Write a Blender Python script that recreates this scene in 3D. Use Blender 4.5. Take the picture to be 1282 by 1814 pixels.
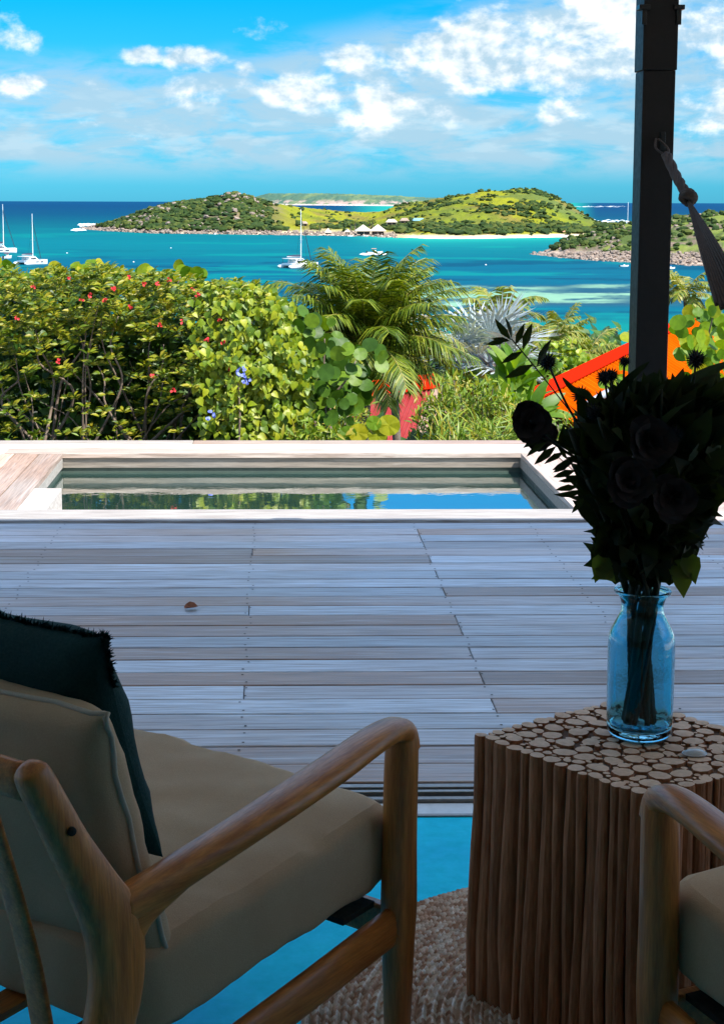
import bpy, math, random
import numpy as np
from mathutils import Vector, Matrix, Euler, noise
random.seed(7); rng = np.random.default_rng(7)
R_ = math.radians; PI = math.pi
for o in list(bpy.data.objects): bpy.data.objects.remove(o)
S = bpy.context.scene
COL = S.collection

# ---------------------------------------------------------------- camera
H = 1.5; FPX = 2750.; CX = 545.; CY = 660.
PITCH, YAW, ROLL = R_(6.3), R_(-1.27), R_(.17)
cam = bpy.data.cameras.new('camera'); camo = bpy.data.objects.new('camera', cam); COL.objects.link(camo)
ROT = Matrix.Rotation(YAW, 3, 'Z') @ Matrix.Rotation(PI/2-PITCH, 3, 'X') @ Matrix.Rotation(ROLL, 3, 'Z')
camo.matrix_world = Matrix.Translation((0, 0, H)) @ ROT.to_4x4()
cam.sensor_fit = 'AUTO'; cam.sensor_width = 36; cam.lens = FPX/1814*36
cam.shift_x = (641-CX)/1814; cam.shift_y = -(907-CY)/1814
cam.clip_start = .05; cam.clip_end = 90000
S.camera = camo
S.render.resolution_x = 723; S.render.resolution_y = 1024

# ---------------------------------------------------------------- light
SUN_EL, SUN_AZ = R_(52), R_(133.4)
SUNV = Vector((math.cos(SUN_EL)*math.sin(SUN_AZ), math.cos(SUN_EL)*math.cos(SUN_AZ), math.sin(SUN_EL)))
sl = bpy.data.lights.new('sun', 'SUN'); sl.energy = 2.05; sl.angle = R_(.5); sl.color = (1, .95, .86)
so = bpy.data.objects.new('sun', sl); COL.objects.link(so)
so.rotation_euler = (-SUNV).to_track_quat('-Z', 'Y').to_euler(); so.location = (20, -20, 40)
S.view_settings.view_transform = 'Standard'; S.view_settings.look = 'None'
S.view_settings.gamma = 1; S.view_settings.use_curve_mapping = False
S.view_settings.exposure = 2.3
S.render.engine = 'CYCLES'
S.cycles.max_bounces = 10; S.cycles.transparent_max_bounces = 12; S.cycles.transmission_bounces = 10

class NG:
    """tiny helper to write node graphs as expressions"""
    def __init__(s, tree): s.t = tree; s.n = tree.nodes; s.l = tree.links
    def node(s, typ, **kw):
        nd = s.n.new(typ)
        for k, v in kw.items(): setattr(nd, k, v)
        return nd
    def put(s, sock, v):
        if hasattr(v, 'links') or isinstance(v, bpy.types.NodeSocket): s.l.new(v, sock)
        elif v is not None: sock.default_value = v
    def math(s, op, a, b=None, c=None, clamp=False):
        nd = s.node('ShaderNodeMath', operation=op, use_clamp=clamp)
        s.put(nd.inputs[0], a); s.put(nd.inputs[1], b); s.put(nd.inputs[2], c)
        return nd.outputs[0]
    def vmath(s, op, a, b=None):
        nd = s.node('ShaderNodeVectorMath', operation=op); s.put(nd.inputs[0], a); s.put(nd.inputs[1], b)
        return nd.outputs[0]
    def mix(s, f, a, b, blend='MIX'):
        nd = s.node('ShaderNodeMix', data_type='RGBA', blend_type=blend)
        s.put(nd.inputs[0], f)
        for i, v in ((6, a), (7, b)):
            if isinstance(v, tuple) and len(v) == 3: v = (*v, 1)
            s.put(nd.inputs[i], v)
        return nd.outputs[2]
    def ramp(s, f, stops, interp='LINEAR'):
        nd = s.node('ShaderNodeValToRGB'); nd.color_ramp.interpolation = interp
        e = nd.color_ramp.elements
        while len(e) < len(stops): e.new(.5)
        for el, (p, c) in zip(e, stops):
            el.position = p; el.color = (*c, 1) if len(c) == 3 else c
        s.put(nd.inputs[0], f); return nd.outputs[0]
    def noise(s, vec, scale, detail=4, rough=.55, dist=0, out=0):
        nd = s.node('ShaderNodeTexNoise'); s.put(nd.inputs['Vector'], vec)
        nd.inputs['Scale'].default_value = scale; nd.inputs['Detail'].default_value = detail
        nd.inputs['Roughness'].default_value = rough; nd.inputs['Distortion'].default_value = dist
        return nd.outputs[out]
    def mr(s, v, a, b, c=0., d=1., smooth=False):
        nd = s.node('ShaderNodeMapRange', interpolation_type='SMOOTHSTEP' if smooth else 'LINEAR')
        s.put(nd.inputs[0], v)
        for i, x in zip((1, 2, 3, 4), (a, b, c, d)): s.put(nd.inputs[i], x)
        return nd.outputs[0]

# ---------------------------------------------------------------- sky
W = bpy.data.worlds.new('World'); S.world = W; W.use_nodes = True
g = NG(W.node_tree); g.n.clear()
wo = g.node('ShaderNodeOutputWorld'); bg = g.node('ShaderNodeBackground'); g.l.new(bg.outputs[0], wo.inputs[0])
bg.inputs[1].default_value = .15
sky = g.node('ShaderNodeTexSky', sky_type='NISHITA'); sky.sun_disc = False
sky.sun_elevation = SUN_EL; sky.sun_rotation = SUN_AZ; sky.altitude = 0; sky.air_density = 1; sky.dust_density = .3; sky.ozone_density = 2
tc = g.node('ShaderNodeTexCoord'); sp = g.node('ShaderNodeSeparateXYZ'); g.l.new(tc.outputs['Generated'], sp.inputs[0])
X_, Y_, Z_ = sp.outputs
az = g.math('ARCTAN2', X_, Y_)                       # 0 towards the sea
el = g.math('ARCSINE', Z_)
# clear air deep blue low down, pale and warm overhead to brighten the shade
tint = g.ramp(g.mr(el, 0., .5), [(0, (.020, .120, .235)), (.10, (.025, .132, .22)), (.26, (.001, .14, .225)), (.45, (.02, .18, .29)), (.72, (.58, .60, .58)), (1, (.85, .80, .72))])
clear = g.mix(1, sky.outputs[0], tint, 'MULTIPLY')
cmb = g.node('ShaderNodeCombineXYZ'); g.put(cmb.inputs[0], az); g.put(cmb.inputs[1], g.math('MULTIPLY', el, 1.45)); g.put(cmb.inputs[2], 0.3)
P = cmb.outputs[0]
n1 = g.noise(P, 21, 7, .58, .1)
n1s = g.noise(g.vmath('ADD', P, (-.0045, -.0065, 0)), 21, 5, .58, .1)
n2 = g.noise(P, 60, 5, .6)
# cumulus banks: (az px, row px, half width, half height, weight)
banks = [(38, 84, 52, 30, .30), (258, 104, 40, 17, .34), (342, 106, 52, 20, .34), (525, 168, 88, 36, .32), (620, 108, 50, 27, .30), (638, 225, 56, 30, .26),
         (835, 85, 85, 62, .36), (930, 115, 190, 60, .30), (1060, 50, 130, 85, .37), (1270, 105, 110, 110, .33), (720, 110, 40, 25, .2), (655, 170, 60, 30, .2), (985, 200, 70, 34, .2),
         (35, 158, 60, 28, .26), (110, 205, 90, 22, .17), (330, 175, 110, 26, .18), (420, 230, 70, 24, .17), (560, 270, 90, 20, .12), (1250, 215, 80, 40, .15), (830, 160, 60, 25, .2), (440, 128, 22, 14, .2), (1150, 160, 120, 50, .15), (180, 165, 80, 24, .1), (290, 238, 60, 20, .05), (480, 38, 60, 30, .03)]
bias = None
for cx, cy, rx, ry, wgt in banks:
    a0 = (cx-485)/FPX; e0 = (356-cy)/FPX
    dx = g.math('DIVIDE', g.math('SUBTRACT', az, a0), rx/FPX); dy = g.math('DIVIDE', g.math('SUBTRACT', el, e0), ry/FPX)
    q = g.math('ADD', g.math('MULTIPLY', dx, dx), g.math('MULTIPLY', dy, dy))
    b = g.math('MULTIPLY', g.math('EXPONENT', g.math('MULTIPLY', q, -.75)), wgt)
    bias = b if bias is None else g.math('MAXIMUM', bias, b)
# trade-wind cumulus over the unseen sky, made denser to brighten the shade
far_ = g.mr(g.noise(cmb.outputs[0], 3.2, 3, .5), .46, .62, 0, .3)
far_ = g.math('MULTIPLY', far_, g.math('MAXIMUM', g.mr(el, .2, .32), g.mr(g.math('ABSOLUTE', az), .3, .45)))
bias = g.math('MAXIMUM', g.math('MULTIPLY', bias, 1.28), far_)
raw = g.math('ADD', n1, bias)
puff = g.mr(raw, .64, .86, smooth=True)
shade = g.mr(g.math('SUBTRACT', n1, n1s), -.09, .07)
ccol = g.mix(shade, (.70, .98, 1.18), (1.62, 1.65, 1.65))
# soft veil of far clouds hugging the horizon
band = g.math('MULTIPLY', g.mr(el, .008, .03, smooth=True), g.mr(g.math('SUBTRACT', el, g.mr(az, -.05, .2, 0, .05)), .07, .10, 1, 0, smooth=True))
st = g.node('ShaderNodeCombineXYZ'); g.put(st.inputs[0], g.math('MULTIPLY', az, .45)); g.put(st.inputs[1], g.math('MULTIPLY', el, 1.6))
veil = g.mr(g.noise(st.outputs[0], 34, 7, .6, .4), .30, .58, smooth=True)
veil = g.math('MULTIPLY', g.math('MULTIPLY', veil, band), .85)
low = g.math('MULTIPLY', g.mr(g.noise(st.outputs[0], 60, 5, .55), .48, .62, smooth=True), g.math('MULTIPLY', g.mr(el, .02, .035, smooth=True), g.mr(el, .05, .08, 1, 0, smooth=True)))
c1 = g.mix(veil, clear, (.66, .95, 1.15))
c1 = g.mix(g.math('MULTIPLY', low, .3), c1, (1.05, 1.3, 1.42))
c2 = g.mix(g.math('MULTIPLY', puff, .96), c1, ccol)
g.l.new(c2, bg.inputs[0])

# ---------------------------------------------------------------- sighting helpers (pixel of the 1282x1814 photograph -> a point in the place)
O = Vector((0, 0, H))
def ray(u, v): return ROT @ Vector((u-CX, -(v-CY), -FPX))
def at(u, v, Y): d = ray(u, v); return O + d*(Y/d.y)
def on(u, v, z): d = ray(u, v); return O + d*((z-H)/d.z)
RT = ROT.transposed()
def proj(p): q = RT @ (Vector(p)-O); return CX+FPX*q.x/-q.z, CY-FPX*q.y/-q.z

# ---------------------------------------------------------------- mesh helpers
class MB:
    def __init__(s): s.v = []; s.f = []; s.m = []
    def add(s, vs, fs, mi=0):
        b = len(s.v); s.v.extend([tuple(p) for p in vs]); s.f.extend([tuple(i+b for i in f) for f in fs]); s.m.extend([mi]*len(fs)); return s
    def box(s, lo, hi, mi=0, M=None):
        x0, y0, z0 = lo; x1, y1, z1 = hi
        vs = [(x0,y0,z0),(x1,y0,z0),(x1,y1,z0),(x0,y1,z0),(x0,y0,z1),(x1,y0,z1),(x1,y1,z1),(x0,y1,z1)]
        if M is not None: vs = [M @ Vector(p) for p in vs]
        return s.add(vs, [(3,2,1,0),(4,5,6,7),(0,1,5,4),(1,2,6,5),(2,3,7,6),(3,0,4,7)], mi)
    def bar(s, a, b, w, h, up=(0,0,1), mi=0):
        a, b = Vector(a), Vector(b); d = (b-a).normalized(); r = d.cross(Vector(up)).normalized(); u = r.cross(d)
        vs = [p + r*(sx*w/2) + u*(sy*h/2) for p in (a, b) for sx, sy in ((-1,-1),(1,-1),(1,1),(-1,1))]
        return s.add(vs, [(0,1,2,3),(7,6,5,4),(0,4,5,1),(1,5,6,2),(2,6,7,3),(3,7,4,0)], mi)
    def tube(s, pts, rad, n=8, mi=0, cap=True, ref=None):
        pts = [Vector(p) for p in pts]
        if not hasattr(rad, '__len__'): rad = [rad]*len(pts)
        vs, fs = [], []; up = Vector(ref) if ref else None
        for i, p in enumerate(pts):
            d = (pts[min(i+1, len(pts)-1)] - pts[max(i-1, 0)]).normalized()
            if up is None or abs(d.dot(up)) > .98: up = Vector((0,0,1)) if abs(d.z) < .9 else Vector((1,0,0))
            r = d.cross(up).normalized(); u = r.cross(d).normalized(); up = u
            rr = rad[i]; rx, ry = rr if hasattr(rr, '__len__') else (rr, rr)
            for k in range(n):
                t = 2*PI*k/n; c, w = math.cos(t), math.sin(t)
                if hasattr(rr, '__len__') and len(rr) > 0:
                    c = math.copysign(abs(c)**.72, c); w = math.copysign(abs(w)**.72, w)
                vs.append(p + r*(rx*c) + u*(ry*w))
        for i in range(len(pts)-1):
            for k in range(n):
                a = i*n+k; b = i*n+(k+1) % n; fs.append((a, b, b+n, a+n))
        if cap: fs.append(tuple(range(n-1, -1, -1))); fs.append(tuple(range((len(pts)-1)*n, len(pts)*n)))
        return s.add(vs, fs, mi)
    def lathe(s, prof, n=48, c=(0,0,0), mi=0, cap=False):
        vs, fs = [], []
        for r, z in prof:
            for k in range(n): t = 2*PI*k/n; vs.append((c[0]+r*math.cos(t), c[1]+r*math.sin(t), c[2]+z))
        for i in range(len(prof)-1):
            for k in range(n): a = i*n+k; b = i*n+(k+1) % n; fs.append((a, b, b+n, a+n))
        if cap: fs.append(tuple(range(n-1, -1, -1))); fs.append(tuple(range((len(prof)-1)*n, len(prof)*n)))
        return s.add(vs, fs, mi)
    def shift(s, d): s.v = [(x-d[0], y-d[1], z-d[2]) for x, y, z in s.v]; return s
    def mesh(s, name, mats, smooth=False):
        me = bpy.data.meshes.new(name); me.from_pydata(s.v, [], s.f)
        for m in (mats if isinstance(mats, (list, tuple)) else [mats]): me.materials.append(m)
        if any(s.m): me.polygons.foreach_set('material_index', s.m)
        if smooth: me.polygons.foreach_set('use_smooth', [True]*len(s.f))
        me.update(); return me

def link(name, me, parent=None, loc=(0,0,0), rot=None):
    o = bpy.data.objects.new(name, me); COL.objects.link(o); o.location = loc
    if rot is not None: o.rotation_euler = rot
    if parent is not None: o.parent = parent
    return o
def tag(o, label=None, cat=None, group=None, kind=None):
    if label: o['label'] = label
    if cat: o['category'] = cat
    if group: o['group'] = group
    if kind: o['kind'] = kind
    return o
def thing(name, label, cat, loc=(0,0,0), rz=0, group=None):
    o = bpy.data.objects.new(name, None); COL.objects.link(o); o.location = loc; o.rotation_euler = (0,0,rz); o.empty_display_size = .1
    return tag(o, label, cat, group)
def part(name, mb, mats, parent, smooth=False, world=False, bevel=0, kind=None, label=None, seg=2):
    if world and parent is not None: mb.shift(parent.location)
    o = link(name, mb.mesh(name, mats, smooth), parent)
    if bevel: 
        m = o.modifiers.new('bevel', 'BEVEL'); m.width = bevel; m.segments = seg; m.limit_method = 'ANGLE'; m.angle_limit = R_(40)
    if kind: o['kind'] = kind
    if label: o['label'] = label
    return o
def structure(name, mb, mats, smooth=False, kind='structure'):
    o = link(name, mb.mesh(name, mats, smooth)); o['kind'] = kind; return o
KIDS = {}
def children(o): return [c for c in bpy.data.objects if c.parent == o]
def copy_tree(o, parent=None):
    c = o.copy(); COL.objects.link(c); c.parent = parent
    for ch in children(o): copy_tree(ch, c)
    return c
def spline(pts, n):
    """Catmull-Rom through tuples of any length"""
    A = np.array(pts, float); m = len(A); out = []
    for i in range(m-1):
        p0, p1, p2, p3 = A[max(i-1,0)], A[i], A[i+1], A[min(i+2,m-1)]
        for k in range(n):
            t = k/n; out.append(.5*((2*p1)+(-p0+p2)*t+(2*p0-5*p1+4*p2-p3)*t*t+(-p0+3*p1-3*p2+p3)*t**3))
    out.append(A[-1]); return out
def fbm(x, y, z=0, o=4): return noise.fractal(Vector((x, y, z)), 1., 2., o)   # about -1..1

# ---------------------------------------------------------------- materials
def M_(name): m = bpy.data.materials.new(name); m.use_nodes = True; g = NG(m.node_tree); b = g.n['Principled BSDF']; return m, g, b
def mat(name, c1, c2=None, scale=8, rough=.6, bump=0, stretch=(1,1,1), spec=.5, metal=0, fine=None, world=False):
    m, g, b = M_(name); b.inputs['Roughness'].default_value = rough; b.inputs['Specular IOR Level'].default_value = spec; b.inputs['Metallic'].default_value = metal
    if c2 is None: c2 = tuple(x*.75 for x in c1)
    tc = g.node('ShaderNodeTexCoord'); v = tc.outputs['Object']
    if world: v = g.node('ShaderNodeNewGeometry').outputs['Position']
    v = g.vmath('MULTIPLY', v, stretch)
    oi = g.node('ShaderNodeObjectInfo'); v = g.vmath('ADD', v, g.vmath('MULTIPLY', oi.outputs['Random'], (37., 37., 37.)))
    n = g.noise(v, scale, 6, .6)
    c = g.mix(g.mr(n, .35, .65), c1, c2)
    n2 = g.noise(v, scale*(fine or 7), 4, .6)
    c = g.mix(g.mr(n2, .3, .7, 0, .35), c, tuple(x*.6 for x in c2))
    g.l.new(c, b.inputs['Base Color'])
    g.put(b.inputs['Roughness'], g.mr(n2, .3, .7, rough*.85, min(1, rough*1.15)))
    if bump:
        bn = g.node('ShaderNodeBump'); bn.inputs['Strength'].default_value = 1; bn.inputs['Distance'].default_value = bump
        g.put(bn.inputs['Height'], n2); g.l.new(bn.outputs[0], b.inputs['Normal'])
    return m
def leafmat(name, cols, trans=.35, rough=.45, spec=.4):
    """each leaf takes its own shade out of cols"""
    m, g, b = M_(name)
    gi = g.node('ShaderNodeNewGeometry'); oi = g.node('ShaderNodeObjectInfo')
    r = g.math('FRACT', g.math('ADD', gi.outputs['Random Per Island'], oi.outputs['Random']))
    n = len(cols); c = g.ramp(r, [(i/(n-1), k) for i, k in enumerate(cols)])
    pos = gi.outputs['Position']; nz = g.noise(pos, 30, 3)
    c = g.mix(g.mr(nz, .3, .75, 0, .45), c, tuple(x*.5 for x in cols[0]))
    g.l.new(c, b.inputs['Base Color']); b.inputs['Roughness'].default_value = rough; b.inputs['Specular IOR Level'].default_value = spec
    tr = g.node('ShaderNodeBsdfTranslucent'); g.l.new(g.mix(1, c, (1.3, 1.25, .35), 'MULTIPLY'), tr.inputs[0])
    ms = g.node('ShaderNodeMixShader'); ms.inputs[0].default_value = trans
    g.l.new(b.outputs[0], ms.inputs[1]); g.l.new(tr.outputs[0], ms.inputs[2]); g.l.new(ms.outputs[0], g.n['Material Output'].inputs[0])
    return m
def plankmat(name, warm, grey, axis=0, rough=.4):
    m, g, b = M_(name)
    tc = g.node('ShaderNodeTexCoord'); oi = g.node('ShaderNodeObjectInfo'); rnd = oi.outputs['Random']
    off = g.vmath('MULTIPLY', rnd, (91., 53., 17.)); v = g.vmath('ADD', tc.outputs['Object'], off)
    st = (1.3, 34, 30) if axis == 0 else (34, 1.3, 30)
    st2 = (4, 160, 60) if axis == 0 else (160, 4, 60)
    n1 = g.noise(g.vmath('MULTIPLY', v, st), 1, 6, .65, .6); n2 = g.noise(g.vmath('MULTIPLY', v, st2), 1, 4, .6, .3)
    big = g.noise(v, .9, 3, .5)
    r2 = g.math('FRACT', g.math('MULTIPLY', rnd, 7.31))
    f = g.math('ADD', g.math('MULTIPLY', r2, .6), g.math('MULTIPLY', g.math('ADD', n1, g.mr(g.noise(g.vmath('MULTIPLY', v, (.5, .5, .5)), 1, 2), .3, .7, -.3, .3)), .55), clamp=True)
    c = g.mix(g.mr(f, .36, .76), grey, warm)
    c = g.mix(g.mr(n2, .40, .62, 0, .7), c, tuple(x*.42 for x in warm))
    c = g.mix(g.mr(n1, .56, .7, 0, .4), c, tuple(min(.8, x*1.7) for x in grey))
    br = g.math('ADD', g.math('MULTIPLY', g.math('FRACT', g.math('MULTIPLY', rnd, 13.7)), .55), .62)
    cc = g.node('ShaderNodeCombineColor'); [g.put(cc.inputs[i], br) for i in range(3)]
    c = g.mix(1, c, cc.outputs[0], 'MULTIPLY')
    c = g.mix(g.mr(big, .55, .75, 0, .3), c, tuple(x*.55 for x in grey))
    g.l.new(c, b.inputs['Base Color'])
    g.put(b.inputs['Roughness'], g.mr(n1, .3, .7, rough*.8, rough*1.25)); b.inputs['Specular IOR Level'].default_value = .9
    bn = g.node('ShaderNodeBump'); bn.inputs['Strength'].default_value = .8; bn.inputs['Distance'].default_value = .0016
    g.put(bn.inputs['Height'], g.math('ADD', n2, n1)); g.l.new(bn.outputs[0], b.inputs['Normal'])
    return m

MT = {}
MT['deck'] = plankmat('weathered_deck', (.33, .185, .115), (.58, .62, .68))
MT['coping'] = plankmat('pale_coping', (.46, .30, .22), (.62, .57, .52), 0, .6)
MT['copingY'] = plankmat('pale_coping_side', (.46, .30, .22), (.62, .57, .52), 1, .6)
MT['fascia'] = plankmat('pool_fascia', (.30, .25, .20), (.34, .33, .31), 0, .6)
MT['joist'] = mat('dark_joist', (.03, .022, .018), rough=.9)
MT['liner'] = mat('pool_liner', (.035, .06, .05), (.05, .075, .06), 3, .6)
MT['sillwhite'] = mat('white_sill', (.72, .74, .74), (.66, .68, .68), 5, .4)
MT['alu'] = mat('aluminium_track', (.30, .27, .24), (.24, .22, .20), 12, .4, metal=.6)
MT['floor'] = mat('sky_sheen_floor', (.0, .56, .90), (.0, .74, 1.0), 2.2, .5, .0008, fine=14, spec=.05)  # grey floor painted blue: its sky reflection is put into the colour
MT['wall'] = mat('room_plaster', (.50, .28, .12), (.44, .24, .10), 3, .85, .001)
MT['ceil'] = mat('roof_boards', (.80, .70, .56), (.76, .66, .52), 3, .6, stretch=(8,1,1))
MT['terrace'] = mat('unseen_pale_stone', (.58, .52, .44), (.5, .45, .38), 2, .8, .001)
MT['post'] = mat('dark_post_paint', (.016, .013, .012), (.013, .011, .010), 6, .5, .0003, spec=.2)
MT['teak'] = mat('oiled_teak', (.68, .26, .06), (.40, .13, .03), 22, .36, .0005, stretch=(3,.25,3), fine=4)
MT['teakV'] = mat('oiled_teak_upright', (.68, .26, .06), (.40, .13, .03), 22, .36, .0005, stretch=(3,3,.25), fine=4)
MT['fabric'] = mat('oatmeal_fabric', (.60, .43, .28), (.53, .37, .235), 5, .92, .0006, spec=.15, fine=90)
MT['piping'] = mat('fabric_piping', (.55, .49, .40), (.50, .44, .36), 60, .9, .0005, spec=.15)
MT['green'] = mat('green_velvet', (.012, .055, .055), (.008, .04, .042), 12, .85, .001, spec=.2, fine=20)
MT['strap'] = mat('black_webbing', (.015, .014, .013), rough=.8)
MT['bark'] = mat('stick_bark', (.55, .23, .11), (.30, .12, .055), 3, .8, .0018, stretch=(14,14,1.6), spec=.25, fine=4)
MT['stickend'] = mat('stick_end_grain', (.88, .63, .46), (.74, .50, .35), 18, .75, .0006, spec=.25, fine=6)
MT['corefill'] = mat('brown_core_fill', (.16, .09, .055), rough=.9)  # brown filler added under the stick ends, toned for the gaps between them

MT['rope'] = mat('cotton_rope', (.085, .062, .05), (.06, .045, .036), 60, .9, .0008, spec=.15)
MT['steel'] = mat('steel_fitting', (.05, .05, .05), rough=.35, metal=.8)
MT['shell'] = mat('pearly_shell', (.75, .76, .78), (.62, .64, .68), 40, .25)
MT['gel'] = mat('white_gelcoat', (.80, .80, .79), (.76, .76, .75), 2, .25)
MT['boatglass'] = mat('dark_boat_glass', (.02, .025, .03), rough=.15)
MT['sailcover'] = mat('navy_sail_cover', (.02, .035, .07), rough=.8)
MT['foam'] = mat('sea_foam', (.85, .88, .88), (.7, .78, .8), .3, .8)
MT['bluepaint'] = mat('blue_hull_stripe', (.02, .15, .5), rough=.4)
MT['redpaint'] = mat('red_paint', (.5, .03, .03), rough=.5)
MT['thatch'] = mat('palm_thatch', (.36, .27, .20), (.25, .18, .13), .6, .95, .05, stretch=(1,1,.3))
MT['thatchpale'] = mat('sunbleached_thatch', (.62, .52, .42), (.5, .41, .32), .6, .95, .05)
MT['hutdark'] = mat('hut_inner_shade', (.05, .04, .035), rough=.9)  # near black: stands for the shade inside the thatched huts
MT['hutwall'] = mat('hut_wall', (.45, .36, .28), rough=.9)
MT['blueroof'] = mat('pale_blue_roof', (.2, .42, .6), rough=.5)
MT['parasol'] = mat('orange_canvas', (.65, .25, .12), (.6, .32, .2), 1, .9)
MT['redroof'] = mat('weathered_red_sheet', (.24, .022, .022), (.32, .055, .055), 2.5, .6, .0005, spec=.12)
MT['redcap'] = mat('bright_red_flashing', (.42, .012, .003), (.36, .012, .003), 3, .7, spec=.0)
MT['orangeroof'] = mat('orange_sheet_roof', (.60, .10, .002), (.50, .07, .001), 1.2, .7, spec=.0)
MT['pipe'] = mat('galvanised_pipe', (.5, .52, .54), rough=.35, metal=.5)
MT['bark2'] = mat('shrub_bark', (.23, .17, .13), (.12, .085, .06), 20, .9, .003, stretch=(1,1,.4))
MT['palmtrunk'] = mat('palm_trunk_bark', (.22, .18, .14), (.13, .10, .08), 3, .9, .01, stretch=(1,1,6))
MT['rachis'] = mat('frond_stalk', (.24, .26, .05), (.3, .22, .06), 4, .5)
MT['redflower'] = mat('red_petals', (.62, .02, .025), (.5, .015, .02), 40, .6)
MT['blueflower'] = mat('blue_petals', (.16, .22, .75), (.2, .25, .7), 40, .6)
MT['soil'] = mat('garden_ground', (.035, .04, .018), (.06, .045, .025), .5, .95, .02, world=True)
MT['boulder'] = mat('shore_boulder', (.28, .205, .155), (.17, .135, .11), .35, .9, .15, world=True)
L_ = leafmat
MT['rug'] = L_('braided_jute', [(.42,.25,.17), (.62,.42,.32), (.80,.68,.58), (.90,.85,.80)], 0, .9, .1)
MT['leafA'] = L_('red_flower_shrub_leaf', [(.05,.09,.006), (.10,.17,.008), (.19,.24,.01), (.30,.30,.012), (.40,.34,.025)])
MT['leafVine'] = L_('vine_leaf', [(.07,.14,.006), (.16,.25,.008), (.27,.34,.01), (.38,.40,.012)], .35)
MT['leafDark'] = L_('inner_leaf', [(.02,.06,.006), (.04,.10,.008), (.06,.14,.01)], .25)  # deep green; on the hedge backing it stands for inner shade
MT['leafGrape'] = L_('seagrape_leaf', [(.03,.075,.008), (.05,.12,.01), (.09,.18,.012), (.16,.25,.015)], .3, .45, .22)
MT['leafGrapeLit'] = L_('sun_tinted_seagrape_leaf', [(.08,.17,.008), (.14,.25,.01), (.22,.31,.01), (.40,.34,.012)], .42, .45, .22)  # lit copy of the seagrape leaf, sunlight put into the colour
MT['leafLow'] = L_('low_shrub_leaf', [(.08,.16,.01), (.16,.25,.015), (.26,.33,.02), (.38,.28,.03)], .35)
MT['leafPalm'] = L_('palm_leaflet', [(.04,.075,.006), (.08,.135,.008), (.15,.20,.01), (.26,.28,.02)], .3, .45, .3)
MT['leafPalmY'] = L_('young_palm_leaflet', [(.35,.42,.02), (.48,.52,.03), (.55,.55,.05)], .5, .4)
MT['leafCoco'] = L_('coconut_leaflet', [(.10,.16,.015), (.2,.24,.02), (.33,.28,.05), (.16,.2,.02)], .3)
MT['leafSilver'] = L_('silver_fan_leaflet', [(.28,.34,.36), (.36,.42,.44), (.45,.5,.52)], .15, .5)
MT['leafBanana'] = L_('broad_bright_leaf', [(.08,.19,.008), (.13,.25,.01), (.2,.3,.012)], .5)
MT['scrub'] = L_('island_scrub', [(.018,.036,.012), (.03,.055,.013), (.05,.075,.016), (.085,.10,.02)], .0, .9, .1)
MT['bouquetleaf'] = L_('backlit_foliage_leaf', [(.016,.024,.007), (.026,.036,.01), (.045,.06,.014)], .22, .6, .25)  # backlit shade put into the leaf colour, close to black
MT['bouquetlit'] = L_('lit_cut_leaf', [(.09,.12,.02), (.14,.16,.03)], .5, .5)  # lit copy: light through the leaf put into a brighter colour
MT['stem'] = mat('cut_stem', (.03, .032, .015), (.025, .026, .012), 30, .7)
MT['thistle'] = mat('backlit_flower_head', (.02, .016, .02), (.014, .012, .016), 60, .8)  # flower heads darkened as seen against the light
MT['rose'] = mat('backlit_rose_petal', (.03, .01, .012), (.02, .008, .01), 30, .7)  # petals painted near black, standing in for backlight
MT['dryleaf'] = mat('dry_leaf_brown', (.30, .09, .03), (.22, .06, .02), 20, .6)

def glass(name, col, rough=.02):
    m, g, b = M_(name); b.inputs['Base Color'].default_value = (*col, 1); b.inputs['Roughness'].default_value = rough
    b.inputs['Transmission Weight'].default_value = 1; b.inputs['IOR'].default_value = 1.45
    pos = g.node('ShaderNodeTexCoord').outputs['Object']
    bn = g.node('ShaderNodeBump'); bn.inputs['Distance'].default_value = .0012; bn.inputs['Strength'].default_value = .5
    g.put(bn.inputs['Height'], g.noise(pos, 45, 3)); g.l.new(bn.outputs[0], b.inputs['Normal']); return m
MT['glass'] = glass('blue_bottle_glass', (.30, .70, .84))
m, g, b = M_('pool_water'); MT['poolwater'] = m
MT_POOL = (m, g, b)
b.inputs['Base Color'].default_value = (.02, .05, .04, 1); b.inputs['Roughness'].default_value = .02; b.inputs['IOR'].default_value = 1.7
b.inputs['Specular IOR Level'].default_value = .5
pos = g.node('ShaderNodeNewGeometry').outputs['Position']
n = g.noise(g.vmath('MULTIPLY', pos, (1, 1.6, 1)), 3.2, 4, .55, .4)
bn = g.node('ShaderNodeBump'); bn.inputs['Distance'].default_value = .0016; g.put(bn.inputs['Height'], n); g.l.new(bn.outputs[0], b.inputs['Normal'])

gl = g.node('ShaderNodeBsdfGlossy'); gl.inputs['Roughness'].default_value = .02; gl.inputs[0].default_value = (.95, 1, 1, 1); g.l.new(bn.outputs[0], gl.inputs['Normal'])
fr = g.node('ShaderNodeFresnel'); fr.inputs[0].default_value = 2.3; g.l.new(bn.outputs[0], fr.inputs['Normal'])
ms = g.node('ShaderNodeMixShader'); g.l.new(fr.outputs[0], ms.inputs[0]); g.l.new(b.outputs[0], ms.inputs[1]); g.l.new(gl.outputs[0], ms.inputs[2]); g.l.new(ms.outputs[0], g.n['Material Output'].inputs[0])

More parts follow.
